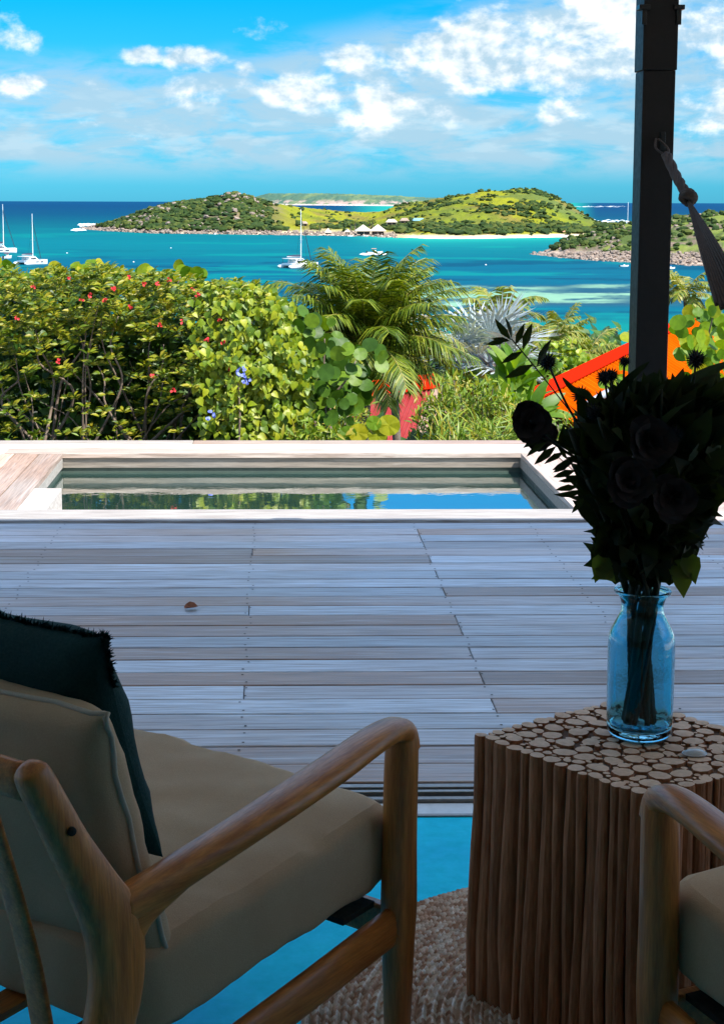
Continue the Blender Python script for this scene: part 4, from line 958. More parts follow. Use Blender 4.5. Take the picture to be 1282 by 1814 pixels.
p = on(55, 468, SEA); o = copy_tree(ctm); o.location = p; o.rotation_euler.z = R_(55); o.scale = (.9,)*3; o['label'] = 'smaller white catamaran just right of the one cut by the left edge'
def motorboat(label, loc, rz, L=7, stripe=None, bim=True):
    c = thing('motorboat', label, 'motorboat', loc, rz); mb = MB(); st = [(-.5, .17, .0, .12), (-.2, .18, -.02, .13), (.15, .16, -.02, .15), (.38, .09, .0, .17), (.5, .01, .07, .19)]
    for x, w, zb, zt in st: mb.v += [(x*L, -w*L, zt*L), (x*L, -w*.8*L, (zb+.03)*L), (x*L, 0, zb*L), (x*L, w*.8*L, (zb+.03)*L), (x*L, w*L, zt*L)]
    for i in range(4):
        for j in range(5): a = i*5+j; b = i*5+(j+1) % 5; mb.f.append((a, b, b+5, a+5)); mb.m.append(0)
    mb.f.append((4,3,2,1,0)); mb.m.append(0)
    part('hull', mb, MT['gel'], c); part('console', MB().box((-.1*L, -.06*L, .13*L), (.06*L, .06*L, .24*L)), MT['gel'], c); part('windscreen', MB().add([(.06*L,-.06*L,.2*L),(.06*L,.06*L,.2*L),(.02*L,.05*L,.29*L),(.02*L,-.05*L,.29*L)], [(0,1,2,3)]), MT['boatglass'], c)
    if bim:
        part('sun_top', MB().box((-.25*L, -.12*L, .34*L), (.08*L, .12*L, .36*L)), MT[stripe or 'parasol'], c)
        for y in (-.11, .11): part('top_post', MB().tube([(-.2*L, y*L, .1*L), (-.2*L, y*L, .34*L)], .03, 5), MT['steel'], c)
    part('outboard', MB().box((-.58*L, -.04*L, .0), (-.5*L, .04*L, .2*L)), MT['boatglass'], c, bevel=.05)
    return c
p = on(664, 450, SEA); motorboat('small motorboat speeding left to right with a white wake', tuple(p), R_(8), 6.5)
mb = foam_patch(640, 682, 449.3, 450.7, 60); structure('boat_wake', mb, MT['foam'], kind='stuff')
for (u, v, L, lab, st, rz) in ((381, 415.5, 3.5, 'tiny white boat at anchor off the rocky left shore of the island', None, 60), (1105, 472.5, 3.2, 'small white boat moored just left of the dark post', None, 10), (1187, 476.5, 3.4, 'small white boat peeping out right of the dark post', 'bluepaint', 20), (14, 458, 6, 'small dinghy with a red patch below the left-edge catamaran', 'redpaint', 70), (646, 419, 4, 'boat tied up off the two big thatched roofs', None, 0), (676, 419.5, 4, 'small boat beached right of the two big thatched roofs', None, 80), (620, 419, 4, 'small boat lying left of the two big thatched roofs', None, 20)):
    p = on(u, v, SEA); motorboat(lab, tuple(p), R_(rz), L, st, st is not None)
p = on(742, 612, SEA+1); b3 = motorboat('large white boat seen through the palm fronds near the shore', (p.x, p.y, SEA), R_(12), 15, 'hutwall')
p = at(1111, 392, 1400); sb_ = thing('sailing_yacht', 'distant sailing yacht with thin mast behind the rocky headland', 'yacht', (p.x, 1400, SEA))
part('mast', MB().tube([(0,0,1), (0,0,22)], .22, 6), MT['gel'], sb_); part('hull', MB().box((-5, -1.5, 0), (5, 1.5, 1.4)), MT['gel'], sb_, bevel=.5)
for i, (u, v) in enumerate(((119, 449), (237, 465), (303, 440), (860, 470), (925, 601), (1010, 612), (1030, 604))):
    p = on(u, v, SEA); mb = MB(); mb.add([Vector((0,0,.15))+q*.32 for q in IV], IF); o = link('mooring_buoy', mb.mesh('mooring_buoy', MT['gel'])); o.location = p
    tag(o, ['white mooring buoy right of the smaller left catamaran', 'white mooring buoy above the left hedge', 'tiny mooring buoy left of centre in open water', 'mooring buoy right of the speeding motorboat', 'buoy left of the group of three inshore', 'buoy nearest the orange roof', 'buoy farther out right of the inshore pair'][i], 'buoy', 'mooring buoys in the bay')

# ================================================================ BEACH HUTS, PARASOLS, FAR PALMS
def groundz(u, v): return on(u, v, SEA+1.2)
def hut(label, u, v, W_, h, roofm='thatch', wallh=2.2, rz=0, D=None, base=None, hip=.0):
    p = on(u, v, SEA+1.0) if D is None else at(u, v, D); c = thing('thatched_hut' if 'thatch' in roofm else 'beach_house', label, 'hut' if 'thatch' in roofm else 'house', tuple(p), rz)
    w = W_/2; d = w*.8; r = w*hip
    part('wall', MB().box((-w*.72, -d*.7, 0), (w*.72, d*.7, wallh)), MT['hutdark' if 'thatch' in roofm else 'hutwall'], c)
    V = [(-w, -d, wallh-.3), (w, -d, wallh-.3), (w, d, wallh-.3), (-w, d, wallh-.3), (-r-.1, 0, wallh+h), (r+.1, 0, wallh+h)]
    V2 = [(x, y, z-.35) for x, y, z in V[:4]]
    part('roof', MB().add(V+V2, [(0,1,5,4),(1,2,5),(2,3,4,5),(3,0,4),(6,7,1,0),(7,8,2,1),(8,9,3,2),(9,6,0,3),(9,8,7,6)]), MT[roofm], c)
    for sx in (-.85, 0, .85): part('post', MB().tube([(sx*w, -d*.85, 0), (sx*w, -d*.85, wallh-.2)], .12, 5), MT['hutwall'], c)
    return c
hut('left one of the two big pale thatched roofs on the beach', 643, 415, 10.5, 3.6, 'thatchpale', 2.6, .1); hut('right one of the two big pale thatched roofs on the beach', 669, 415, 10.5, 3.8, 'thatchpale', 2.6, -.1)
hut('small pointed thatched hut left of the two big thatched roofs', 581, 414.5, 4.6, 2.4, 'thatchpale', 1.4); hut('small thatched shelter between pointed hut and two big roofs', 615, 414, 4, 1.8, 'thatchpale', 1.6)
hut('brown thatched hut behind the middle of the beach', 902, 412, 8.5, 2.6, 'thatch', 1.8); hut('brown thatched hut right beside another behind the beach', 929, 412, 8.5, 2.4, 'thatch', 1.8, .2); hut('low brown thatched hut at the left end of the long beach huts', 868, 413, 6.5, 2.2, 'thatch', 1.6)
hut('low thatched bar between the two big roofs and the beach parasols', 728, 415, 9, 1.6, 'thatch', 1.6, 0, None, None, .6); hut('low thatched bar left of the long row of parasols', 790, 415.5, 10, 1.6, 'thatchpale', 1.5, 0, None, None, .6)
hut('pale roofed house on the slope above the beach', 693, 398, 7.5, 1.5, 'thatchpale', 2.2, 0, 1045, None, .5); hut('long house with pale blue roof above the beach', 741, 395, 8.5, 1.3, 'blueroof', 2.0, 0, 1060, None, .7); hut('house with brown roof beside the pale blue roof', 716, 395, 6.5, 1.4, 'thatch', 2.0, 0, 1065, None, .5)
hut('small dark house half hidden behind the tall catamaran mast', 538, 400, 6, 1.2, 'thatch', 2, 0, 1100, None, .5)
spots = [(u, 415.6+.9*math.sin(u*.7)) for u in range(838, 1012, 7)]
pr_ = thing('beach_parasol', 'orange beach parasol in the row along the far beach', 'parasol', tuple(on(*spots[0], SEA+1.0)), 0, 'parasols along the far beach')
part('canopy', MB().add([(1.5*math.cos(k*PI/4), 1.5*math.sin(k*PI/4), 2.1) for k in range(8)]+[(0,0,2.8)], [(k, (k+1) % 8, 8) for k in range(8)]), MT['parasol'], pr_); part('pole', MB().tube([(0,0,0), (0,0,2.7)], .06, 5), MT['hutwall'], pr_)
part('sunbed', MB().box((.5, -1.4, .25), (1.4, .6, .45)), MT['thatchpale'], pr_)
bpy.context.view_layer.update()
for s_ in spots[1:]: copy_tree(pr_).location = on(*s_, SEA+1.0)

def frond(mb, base, azm, el0, L, droop, nl, ll, lw, side_droop=.5, mi=0, ms=1, twist=0, taper=.35, seg=12):
    """a feather frond: curved stalk and leaflets on both sides; returns nothing"""
    p = Vector(base); a = el0; pts = [p.copy()]; ds = []
    for i in range(seg):
        d = Vector((math.cos(azm)*math.cos(a), math.sin(azm)*math.cos(a), math.sin(a))); p = p+d*L/seg; pts.append(p.copy()); ds.append(d); a -= droop/seg*(.5+1.0*i/seg)
    mb.tube(pts, [max(.002, .012*L*(1-.9*i/seg))*.9 for i in range(seg+1)], 5, mi=ms)
    for k in range(nl):
        t = .14+.86*(k+.5)/nl; f = t*seg; i = min(seg-1, int(f)); q = pts[i].lerp(pts[i+1], f-i); d = ds[i]; sd = d.cross(Vector((0,0,1))).normalized(); up = sd.cross(d)
        l = ll*math.sin(min(1, .25+t*1.6)*PI/2)*(1-max(0, t-.55)**1.2*1.1)*random.uniform(.85, 1.1)
        for s in (-1, 1):
            dd = (sd*s*1.0+d*(.45+.6*t)+up*random.uniform(.0, .35)-Vector((0,0,1))*side_droop*random.uniform(.3, 1.1)).normalized()
            mid = q+dd*l*.5; dd2 = (dd-Vector((0,0,1))*side_droop*.9).normalized(); e = mid+dd2*l*.5; x = dd.cross(up+rv(.2)).normalized()*lw*.5
            mb.add([q-x*.5, q+x*.5, mid+x, mid-x, e], [(0,1,2,3),(3,2,4)], mi)
def feather_palm(label, crown, base, n, L, nl, ll, lw, m, trunk_r=.12, droop=1.3, el=(-.1, 1.35), sd=.5, group=None, young=0, cat='palm tree', seg=12, fr=None):
    c = thing('palm_tree', label, cat, tuple(base), 0, group); cr = Vector(crown); bs = Vector(base)
    part('trunk', MB().tube(spline([bs, bs.lerp(cr, .5)+Vector((.03*(cr.z-bs.z), 0, 0)), cr], 6), [trunk_r*(1.25-.4*i/12) for i in range(13)], 8), MT['palmtrunk'], c, True, True)
    for i in range(n):
        az_ = i*2.39996+random.uniform(-.15, .15); e = el[0]+(el[1]-el[0])*((i+.5)/n)**.85
        mb = MB(); k = random.uniform(.88, 1.08)
        frond(mb, cr+Vector((math.cos(az_), math.sin(az_), 0))*trunk_r*.5, az_, e, L*k, droop*random.uniform(.8, 1.15), nl, ll, lw, sd, seg=seg)
        part('frond', mb, [MT['leafPalmY'] if i < young else MT[m], MT['rachis']], c, world=True)
    return c
# countable palms behind the beach
for i, (u, v, h) in enumerate(((566, 408, 6), (621, 404, 7), (629, 402, 8), (655, 400, 6.5), (660, 398, 6), (755, 405, 6), (872, 404, 8), (884, 403, 10), (893, 402, 10), (900, 404, 8), (932, 402, 10.5), (938, 403, 9), (996, 410, 7), (1003, 410, 7.5), (830, 405, 6), (790, 406, 6))):
    b_ = at(u, v+4, 1015); b_.z = SEA+2.0
    top = at(u, v-h*1.15, 1015); mb = MB()
    for k in range(10): frond(mb, top, k*2.4, .9-.12*k, 3.2, 1.5, 5, 1.2, .55, .5, seg=4)
    c = thing('palm_tree', ['palm %s' % w for w in ('at the small beach left of the pointed hut', 'over the small thatched shelter', 'leaning above the small thatched shelter', 'behind the left big thatched roof', 'behind the right big thatched roof', 'right of the pale blue roofed house', 'first of the tall group behind the long beach', 'second of the tall group behind the long beach', 'third of the tall group behind the long beach', 'fourth of the tall group behind the long beach', 'tallest on the beach, below the hill top', 'beside the tallest palm on the beach', 'left of two near the right end of the beach', 'right of two near the right end of the beach', 'behind the left end of the parasols', 'above the low thatched bar')][i], 'palm tree', tuple(b_), 0, 'palms along the far beach')
    part('trunk', MB().tube([b_, top], [.35, .22], 5), MT['palmtrunk'], c, world=True); part('crown', mb, [MT['leafPalm'], MT['rachis']], c, world=True)

# ================================================================ MIDDLE DISTANCE: palms, roofs, shrubs
c0 = at(648, 612, 17.5); feather_palm('large dense green palm with arching fronds behind the pool', c0, (c0.x-.32, c0.y, -3.2), 58, 1.22, 56, .40, .020, 'leafPalm', .08, 1.05, (-.30, 1.55), .7, None, 0)
c0 = at(712, 545, 18.6); ym = feather_palm('young bright yellow-green palm fronds right of the large dense palm', at(690, 575, 18.2), (at(690, 575, 18.2).x, 18.2, -3.5), 5, 1.0, 34, .36, .018, 'leafPalmY', .05, .6, (.5, 1.1), .1, None, 5)
c0 = at(706, 600, 24); feather_palm('slender palm with yellowing fronds behind the large dense palm', c0, (c0.x, c0.y, -5), 12, 1.2, 18, .35, .03, 'leafCoco', .07, 1.5, (-.3, 1.2), .6)
CO = 'coconut palms on the slope between garden and bay'
for (u, v, Y, L, lab, n, dr) in ((884, 572, 62, 2.3, 'coconut palm with golden fronds above the silver fan palm', 16, 1.5), (1212, 522, 95, 2.4, 'coconut palm with browning fronds right of the dark post', 15, 1.6), (968, 610, 48, 1.35, 'small coconut palm left of the leaning orange roof', 14, 1.5), (993, 592, 55, 1.3, 'upright young coconut palm behind the orange roof end', 9, .7), (828, 640, 36, 1.2, 'low coconut palm left of the silver fan palm', 12, 1.4), (1040, 625, 58, 1.5, 'palm frond cluster just above the orange roof', 10, 1.2), (915, 625, 70, 1.8, 'coconut palm half hidden behind the silver fan palm', 12, 1.4)):
    c0 = at(u, v, Y); gz_ = float(np.interp(Y, gy, gz)); feather_palm(lab, c0, (c0.x+.2, Y, min(gz_, c0.z-1)), n, L, 22, L*.32, L*.055, 'leafCoco', .09+L*.02, dr, (-.5, 1.35), .7, CO, seg=8)
# silver fan palm
def fan_palm(label, crown, base, n, R, m):
    c = thing('fan_palm', label, 'palm tree', tuple(base)); cr = Vector(crown)
    part('trunk', MB().tube([Vector(base), cr], [.16, .13], 10), MT['palmtrunk'], c, True, True)
    for i in range(n):
        az_ = i*2.39996; e = -.35+1.6*(i/n)**.8; d = Vector((math.cos(az_)*math.cos(e), math.sin(az_)*math.cos(e), math.sin(e))); hub = cr+d*R*.75
        mb = MB(); mb.tube([cr, hub], [.03, .02], 5, mi=0); sd = d.cross(Vector((0,0,1))).normalized(); up = sd.cross(d)
        for k in range(28):
            a = (k/27-.5)*4.6; q = (d*math.cos(a)+sd*math.sin(a)+up*(.25*abs(math.sin(a))+.1*(k % 2))).normalized(); l = R*(.72+.28*math.cos(a*.6))*random.uniform(.9, 1.05); x = q.cross(up).normalized()*R*.035
            mid = hub+q*l*.55; e_ = hub+(q-Vector((0,0,.18))).normalized()*l; mb.add([hub, mid-x, mid+x*.9, e_], [(0,1,2),(2,1,3)])
        part('fan_frond', mb, MT[m], c, world=True)
c0 = at(866, 645, 26); fan_palm('silvery blue fan palm with stiff radiating leaves', c0, (c0.x, c0.y, -6), 19, .80, 'leafSilver')

def ribbed_roof(name, label, ridgeA, ridgeB, down, Ls, rib, m, cat, capm, capw=.22, ribh=.03, trap=False):
    """sheet roof whose corrugations run down the slope; each sheet is a part"""
    A, B_ = Vector(ridgeA), Vector(ridgeB); c = thing(name, label, cat, (A.x, A.y, A.z-2.6)); e = (B_-A); Lr = e.length; e.normalize(); dn = Vector(down).normalized(); nr = e.cross(dn).normalized()
    if nr.z < 0: nr = -nr
    sw = rib*4; ns = int(Lr/sw); B_ = A+e*sw*ns
    for s in range(ns):
        mb = MB(); n = 64 if not trap else 8*4+1; m0 = A+e*s*sw; prof_ = []
        for i in range(4*8+1):
            t = i/8; ph = t % 1
            h = ribh*.5*(1+math.cos(2*PI*ph)) if not trap else ribh*(1 if ph < .22 else (0 if .3 < ph < .92 else (.3-ph)/.08 if ph <= .3 else (ph-.92)/.08))
            prof_.append(m0+e*(i/32*sw*.999)+nr*h)
        for q in prof_: mb.v += [tuple(q), tuple(q+dn*Ls)]
        for i in range(32): mb.f.append((2*i, 2*i+1, 2*i+3, 2*i+2)); mb.m.append(0)
        part('roof_sheet', mb, MT[m], c, world=True)
    part('ridge_cap', MB().bar(A+nr*(ribh+.015)+dn*capw*.5-e*.05, B_+nr*(ribh+.015)+dn*capw*.5+e*.05, capw, .02, tuple(nr)), MT[capm], c, world=True)
    bk = Vector((-dn.x, -dn.y, dn.z)); a1, b1_ = A-e*.02, B_+e*.02
    part('far_slope', MB().add([a1, b1_, b1_+bk*Ls*.8, a1+bk*Ls*.8], [(0,1,2,3)]), MT[m], c, world=True)
    f = dn*Ls*.93-nr*.05; b = bk*Ls*.74-Vector((0,0,.05))
    part('wall', MB().add([a1+f, b1_+f, b1_+b, a1+b, a1+f-Vector((0,0,3)), b1_+f-Vector((0,0,3)), b1_+b-Vector((0,0,3)), a1+b-Vector((0,0,3)), a1-nr*.05, b1_-nr*.05], [(0,1,5,4),(1,9,2,6,5),(2,3,7,6),(3,8,0,4,7)]), MT['hutwall'], c, world=True)
    return c, A, B_, e, dn, nr
A, Bq = at(642, 686, 21), at(786, 690, 22.2); Bq.z = A.z
ribbed_roof('red_roofed_shed', 'shed with faded red corrugated roof below the large palm', A, Bq, (-.28, -.86, -.42), 2.6, .095, 'redroof', 'shed', 'redcap', .26, .035)
A, Bq = at(925, 704, 19.5), at(1215, 561, 33.1); Bq.z = A.z
c, A, Bq, e, dn, nr = ribbed_roof('orange_roofed_house', 'house with bright orange ribbed metal roof behind the dark post', A, Bq, (.80, -.33, -.50), 3.6, .26, 'orangeroof', 'house', 'redcap', .20, .085, True)
q0 = A+e*1.2+dn*.62+nr*.13; q1 = A+e*5.6+dn*.62+nr*.13
part('roof_pipe', MB().tube([q0, q1], .055, 10), MT['pipe'], c, True, True); part('roof_pipe', MB().tube([q0+dn*.13+e*.1, q1+dn*.13-e*.5], .04, 10), MT['steel'], c, True, True)

# ---------------------------------------------------------------- shrubs
def stems(mb, base, tips, r0, wig=.06):
    for tp in tips:
        tp = Vector(tp); b = Vector(base)+Vector((random.gauss(0,.05), random.gauss(0,.05), 0)); mid = b.lerp(tp, .45)+Vector((random.gauss(0, wig), random.gauss(0, wig), .05)); m2 = b.lerp(tp, .75)+Vector((random.gauss(0, wig*.7), random.gauss(0, wig*.7), .03))
        P_ = spline([b, mid, m2, tp], 5); mb.tube(P_, [r0*(1-.75*i/len(P_)) for i in range(len(P_))], 6)
def inpoly_top(prof_, u): return float(np.interp(u, [p[0] for p in prof_], [p[1] for p in prof_]))
TOP = [(-60, 478), (0, 470), (50, 478), (110, 474), (180, 472), (240, 482), (300, 482), (350, 496), (420, 496), (470, 505), (505, 525), (530, 560), (548, 620)]
# 1 leggy shrub with red flowers
GZ0 = -.5
sh1 = thing('red_flowering_shrub', 'leggy flowering hedge shrub with small leaves and tiny red blossoms, left of centre', 'shrub', (-1.1, 10.35, GZ0))
tipsA, whorls = [], []
for _ in range(2500):
    u = random.uniform(-50, 480); tp = inpoly_top(TOP, u)+4; v = tp+(775-tp)*random.random()**1.15
    dens = 1.0
    if v > 600 and u < 330: dens = .5
    if v > 680: dens *= .6
    if u > 340: dens *= .55 if v < 640 else .9
    nzv = fbm(u/42, v/42, 3.3); dens *= 1.0 if nzv > -.12 else .32
    if random.random() > dens: continue
    Yd = 10.1+.75*abs(random.gauss(0, .6))+.25*fbm(u/60, v/60, 9); whorls.append(at(u, v, Yd))
sites = []
for w in whorls:
    ax = (Vector((random.gauss(0, .5), -.55+random.gauss(0, .4), .75+random.gauss(0,.3)))).normalized()
    for k in range(random.randint(6, 10)):
        t = k*2.4; d = (ax*.55+Vector((math.cos(t), math.sin(t)*.8, .35*math.sin(t*1.7)))*.8).normalized(); sites.append((w+d*.006+ax*.004*k, d, ax+rv(.25), random.uniform(.030, .070)))
plant_leaves(sh1, sites, lf_lance(.40, .18, -.22), MT['leafA'], 240)
for (bu, tl) in ((95, [(60, 560), (100, 620), (150, 560), (20, 600), (-20, 640)]), (150, [(130, 570), (180, 520), (165, 600), (210, 560), (60, 700)]), (235, [(170, 640), (180, 560), (230, 640), (280, 560), (110, 620)]), (250, [(330, 640), (370, 600), (420, 640), (290, 610), (390, 655)]), (60, [(10, 640), (-20, 700), (40, 650), (75, 600)]), (300, [(360, 700), (420, 690), (340, 660)])):
    for (u, v) in tl:
        mb = MB(); b_ = at(bu, 800, 10.45); stems(mb, b_, [at(u, v, 10.25+random.random()*.35)], random.uniform(.006, .013), .06); part('branch', mb, MT['bark2'], sh1, True, True)
for (u, v) in ((300, 492), (228, 489), (343, 508), (202, 510), (145, 527), (322, 566), (283, 574), (390, 565), (395, 605), (367, 600), (103, 637), (307, 688), (270, 664), (160, 520), (232, 540), (185, 528), (125, 490), (255, 500), (408, 650), (30, 560), (60, 505), (280, 500), (350, 520)):
    c0 = at(u, v+3, 10.02); mb = MB()
    for k in range(6):
        d = rv(1).normalized(); add_leaf(mb, lf_round(.9, .2), c0+d*.004, d+Vector((0,-.4,.3)), Vector((0,-1,.3))+rv(.4), random.uniform(.012, .021))
    part('red_blossom', mb, MT['redflower'], sh1, world=True)
# 2 sunny vine-covered shrub
sh2 = thing('vine_covered_shrub', 'shrub smothered in lime green heart-leaved vine, right part of the hedge', 'shrub', (-.3, 10.3, GZ0)); sites = []
for _ in range(3300):
    u = random.uniform(335, 552); tp = inpoly_top(TOP, u); v = tp+(782-tp)*random.random()
    edge_ = 1 if u < 470 else 1
    if u < 410 and random.random() > (u-335)/75+.12: continue
    if v > 700 and random.random() < .45: continue
    if fbm(u/30, v/34, 6.1) < -.22 and random.random() < .75: continue
    t = (v-tp)/(782-tp); Yd = 9.98+.30*(1-math.sin(min(1, t*2.2+.1)*PI/2))+abs(random.gauss(0, .12))+.16*fbm(u/40, v/40, 2)+max(0, (u-500)/50)*.2
    sites.append((at(u, v, Yd), Vector((random.gauss(0,.45), -.35, -.75+random.gauss(0,.35))), Vector((random.gauss(0,.4), -.9, .65+random.gauss(0,.3))), random.uniform(.036, .068)))
plant_leaves(sh2, sites, lf_heart(.85, .2, -.25), MT['leafVine'], 280)
mb = MB(); stems(mb, at(430, 800, 10.5), [at(u, v, 10.4) for u, v in ((400, 560), (450, 540), (480, 600), (420, 620))], .02); part('branch', mb, MT['bark2'], sh2, True, True)
# 3 leaf backing added for the shaded depth inside the hedge, coloured dark
sh3 = thing('hedge_backing', 'dark leaf backing added behind the flowering shrub and the vine as shade inside the hedge', 'hedge', (-.9, 11.1, -.7)); sites = []
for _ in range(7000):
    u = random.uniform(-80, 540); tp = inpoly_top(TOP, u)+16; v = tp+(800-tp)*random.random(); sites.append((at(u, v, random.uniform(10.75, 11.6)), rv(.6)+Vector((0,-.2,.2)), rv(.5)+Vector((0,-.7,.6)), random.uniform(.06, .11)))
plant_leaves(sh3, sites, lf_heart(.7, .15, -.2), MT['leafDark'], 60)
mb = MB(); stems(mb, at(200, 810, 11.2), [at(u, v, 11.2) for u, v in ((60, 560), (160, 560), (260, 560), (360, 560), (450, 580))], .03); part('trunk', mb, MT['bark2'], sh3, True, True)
# 4 sea grapes: large round leaves, every leaf a part
def seagrape(label, base, clusters, n, m, Y0, Y1, smin, smax, npart=290):
    c = thing('seagrape_shrub', label, 'shrub', base); sites = []; st = MB(); b = Vector(base)
    for (u, v, ru, rv2, k) in clusters:
        stems(st, b, [at(u, v, (Y0+Y1)/2)], .014, .05)
        for _ in range(k):
            a = random.random()*6.28; q = random.random()**.5; p = at(u+ru*q*math.cos(a), v+rv2*q*math.sin(a), random.uniform(Y0, Y1)); sites.append((p, Vector((random.gauss(0,.7), random.gauss(-.1,.4), .45+random.gauss(0,.5))), Vector((random.gauss(0,.45), -.75, .55+random.gauss(0,.35))), random.uniform(smin, smax)))
    part('branch', st, MT['bark2'], c, True, True); plant_leaves(c, sites, lf_round(1.06, .12, 14), MT[m], npart); return c
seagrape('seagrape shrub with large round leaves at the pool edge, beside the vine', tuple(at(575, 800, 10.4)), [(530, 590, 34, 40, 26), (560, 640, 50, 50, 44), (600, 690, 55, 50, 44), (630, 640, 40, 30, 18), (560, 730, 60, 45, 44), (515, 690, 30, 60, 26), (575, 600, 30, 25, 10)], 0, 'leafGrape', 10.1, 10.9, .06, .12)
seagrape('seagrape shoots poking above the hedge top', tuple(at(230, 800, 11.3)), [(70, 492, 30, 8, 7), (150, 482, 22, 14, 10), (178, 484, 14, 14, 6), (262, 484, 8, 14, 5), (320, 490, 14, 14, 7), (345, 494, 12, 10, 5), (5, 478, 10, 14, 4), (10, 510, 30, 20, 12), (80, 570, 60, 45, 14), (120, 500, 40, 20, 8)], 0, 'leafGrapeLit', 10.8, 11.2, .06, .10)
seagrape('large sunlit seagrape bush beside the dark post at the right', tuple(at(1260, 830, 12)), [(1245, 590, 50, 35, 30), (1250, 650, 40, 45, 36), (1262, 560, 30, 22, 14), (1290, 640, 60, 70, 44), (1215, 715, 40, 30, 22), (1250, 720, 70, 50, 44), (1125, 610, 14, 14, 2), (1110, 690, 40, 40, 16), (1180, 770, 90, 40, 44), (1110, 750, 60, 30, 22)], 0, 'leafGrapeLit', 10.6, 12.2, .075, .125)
sg = thing('seagrape_sprout', 'single big round seagrape leaves standing by the red roof', 'shrub', tuple(at(680, 795, 10.0)))
for (u, v, s, tx) in ((686, 757, .145, .1), (640, 768, .13, -.3), (665, 772, .12, .2), (618, 770, .12, -.2), (655, 745, .10, .6)):
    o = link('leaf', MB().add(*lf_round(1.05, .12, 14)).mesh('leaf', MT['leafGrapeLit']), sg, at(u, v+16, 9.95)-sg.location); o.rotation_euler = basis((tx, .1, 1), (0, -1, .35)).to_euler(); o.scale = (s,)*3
    part('stalk', MB().tube([at(u, v+16, 9.95), at(680, 800, 10)], .004, 5), MT['rachis'], sg, world=True)
# 5 low sunny shrubs and grassy growth in front of the roofs
def low_shrub(label, u0, u1, vt, Y, n, m='leafLow', shape=None, s=(.05, .09), nst=14, npart=120, spread=.5):
    b = at((u0+u1)/2, 800, Y); c = thing('low_shrub', label, 'shrub', tuple(b)); sites = []; cu = (u0+u1)/2
    for k in range(nst):
        u = random.uniform(u0, u1); v = vt+(1-math.cos((u-cu)/(u1-u0)*PI))*40+random.uniform(0, 60); tip = at(u, v, Y+random.uniform(-.3, .3)); bb = at(cu+(u-cu)*.75, 805, Y+random.uniform(-.2, .2)); P_ = spline([bb, bb.lerp(tip, .5)+rv(.03), tip], 6)
        part('stem', MB().tube(P_, [.006*(1-.7*i/13) for i in range(13)], 5), MT['bark2'], c, True, True)
        for _ in range(n//nst):
            i = random.randint(2, 12); p = Vector(P_[i])+rv(.035); d = (Vector(P_[min(12, i+1)])-Vector(P_[i-1])).normalized()*.7+rv(spread); sites.append((p, d, rv(.5)+Vector((0,-.7,.8)), random.uniform(*s)))
    plant_leaves(c, sites, shape or lf_lance(.26, .2, -.2), MT[m], npart); return c
low_shrub('low narrow-leaved shrub left of the red shed roof', 575, 655, 690, 11.2, 600)
low_shrub('airy yellow-green shrub right of the red shed roof', 742, 850, 672, 12.0, 1300, s=(.05, .09), nst=24)
low_shrub('bushy low shrub in front of the silver fan palm', 800, 930, 672, 11.6, 1500, s=(.05, .085), nst=26)
low_shrub('low shrub below the orange roof, behind the bouquet', 920, 1060, 735, 11.0, 1100, s=(.05, .085), nst=22)
low_shrub('thin grassy shrub at the very edge of the pool coping', 760, 830, 745, 10.2, 500, shape=lf_strap(.07, -.4), s=(.10, .18), nst=16, spread=.3)
low_shrub('grassy tuft behind the pool coping near the bouquet', 800, 960, 742, 10.3, 1100, shape=lf_strap(.07, -.4), s=(.09, .16), nst=22, spread=.3)
low_shrub('low growth behind the coping at the foot of the seagrape', 450, 620, 745, 10.05, 900, s=(.05, .09), nst=18)
low_shrub('low growth behind the coping under the left hedge', -40, 300, 762, 10.0, 500, s=(.04, .07), nst=18)
low_shrub('shrub behind the coping at the far right', 1050, 1300, 740, 10.9, 1300, s=(.06, .1), nst=24)
low_shrub('broad-leaved bright plant between silver palm and orange roof', 885, 940, 652, 15.0, 160, 'leafBanana', lf_strap(.32, -.35), (.28, .42), 10, 60, .35)
# plumbago with blue flowers
pb = thing('blue_flowering_plant', 'thin upright plant with a few pale blue flowers before the hedge', 'plant', tuple(at(423, 798, 9.95))); b_ = at(423, 798, 9.95); top = at(421, 668, 9.98)
part('stem', MB().tube(spline([b_, b_.lerp(top, .5)+Vector((.01,0,0)), top], 6), [.008]*13, 6), MT['bark2'], pb, True, True)
sites = [(b_.lerp(top, random.uniform(.35, 1.1))+rv(.05), rv(.6)+Vector((0,-.2,.5)), rv(.4)+Vector((0,-.6,.8)), random.uniform(.03, .05)) for _ in range(150)]; plant_leaves(pb, sites, lf_lance(.3), MT['leafLow'], 60)
for (u, v) in ((427, 658), (437, 672), (372, 736)):
    c0 = at(u, v, 9.93); mb = MB()
    for k in range(12): d = rv(1).normalized(); add_leaf(mb, lf_round(.9, .1), c0+d*.016, d, Vector((0,-1,.2))+rv(.3), .022)
    part('blue_blossom', mb, MT['blueflower'], pb, world=True)
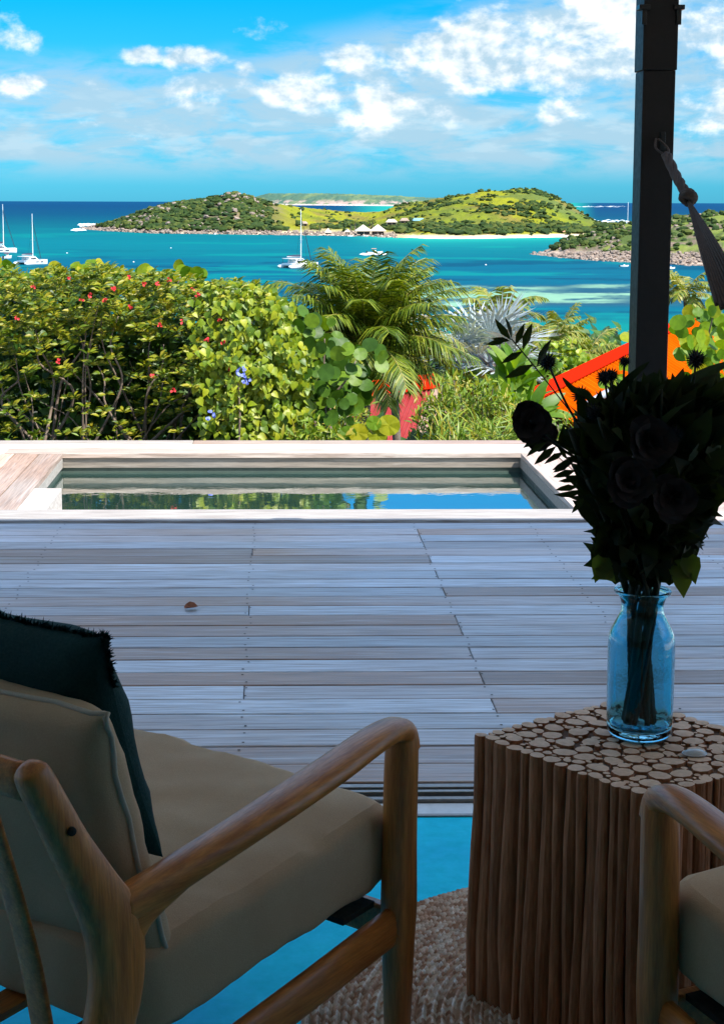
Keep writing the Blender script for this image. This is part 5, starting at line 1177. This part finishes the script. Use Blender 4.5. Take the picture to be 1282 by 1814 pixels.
# bushes and trees on the slope down to the bay: one crown each
def crown_tree(label, c0, R, Y, m, n, s, sq=.75, cat='tree'):
    gz_ = float(np.interp(Y, gy, gz)); c = thing('tree', label, cat, (c0.x, c0.y, min(gz_, c0.z-.5))); part('trunk', MB().tube([Vector((c0.x, c0.y, min(gz_, c0.z-.5))), c0], [.05*R+.03, .03*R+.02], 7), MT['bark2'], c, True, True)
    mb = MB(); sh = lf_heart(.8, .2, -.2); lobes = [(rv(1).normalized()*R*.5, R*random.uniform(.35, .6)) for _ in range(11)]
    for _ in range(n):
        lc, lr = random.choice(lobes); d = rv(1).normalized(); p = c0+Vector((lc.x, lc.y, lc.z*sq))+Vector((d.x, d.y, d.z*sq))*lr*random.uniform(.75, 1.05); add_leaf(mb, sh, p, d+rv(.6), d+Vector((0,-.2,.5)), s*random.uniform(.7, 1.2))
    part('crown', mb, MT[m], c, world=True)
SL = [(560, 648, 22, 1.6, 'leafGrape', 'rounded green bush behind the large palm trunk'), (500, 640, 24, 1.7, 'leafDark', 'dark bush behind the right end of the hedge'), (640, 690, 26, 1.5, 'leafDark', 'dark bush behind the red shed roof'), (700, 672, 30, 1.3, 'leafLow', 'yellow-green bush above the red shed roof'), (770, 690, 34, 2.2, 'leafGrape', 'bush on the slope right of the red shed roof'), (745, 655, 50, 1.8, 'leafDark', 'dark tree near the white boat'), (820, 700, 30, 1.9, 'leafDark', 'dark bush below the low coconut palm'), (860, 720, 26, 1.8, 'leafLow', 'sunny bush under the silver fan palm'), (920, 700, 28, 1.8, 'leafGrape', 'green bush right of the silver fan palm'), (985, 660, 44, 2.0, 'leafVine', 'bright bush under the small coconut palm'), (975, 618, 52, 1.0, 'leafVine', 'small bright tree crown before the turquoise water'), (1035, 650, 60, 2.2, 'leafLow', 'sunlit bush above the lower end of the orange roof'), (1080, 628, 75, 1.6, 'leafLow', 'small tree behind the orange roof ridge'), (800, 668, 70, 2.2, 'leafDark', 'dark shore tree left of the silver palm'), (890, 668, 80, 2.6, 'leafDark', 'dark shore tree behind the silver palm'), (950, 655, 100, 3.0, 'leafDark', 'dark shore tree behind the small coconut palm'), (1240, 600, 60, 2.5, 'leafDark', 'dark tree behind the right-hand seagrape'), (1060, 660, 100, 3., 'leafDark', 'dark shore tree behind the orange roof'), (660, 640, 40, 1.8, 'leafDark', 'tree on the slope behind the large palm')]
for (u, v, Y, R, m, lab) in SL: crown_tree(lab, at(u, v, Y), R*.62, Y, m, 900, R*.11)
# ground cover on the slope
mb = MB(); sh = lf_heart(.8, .2, -.2)
for _ in range(9000):
    Y = 12+random.random()**1.6*200; X = random.uniform(-.3, .45)*Y; z = float(np.interp(Y, gy, gz)); s = .10+.010*Y; add_leaf(mb, sh, (X, Y, z+random.uniform(.1, 1)*s*2.2), rv(1)+Vector((0,0,.5)), rv(.4)+Vector((0,-.4,.8)), s)
structure('ground_cover', mb, MT['leafDark'], kind='stuff')
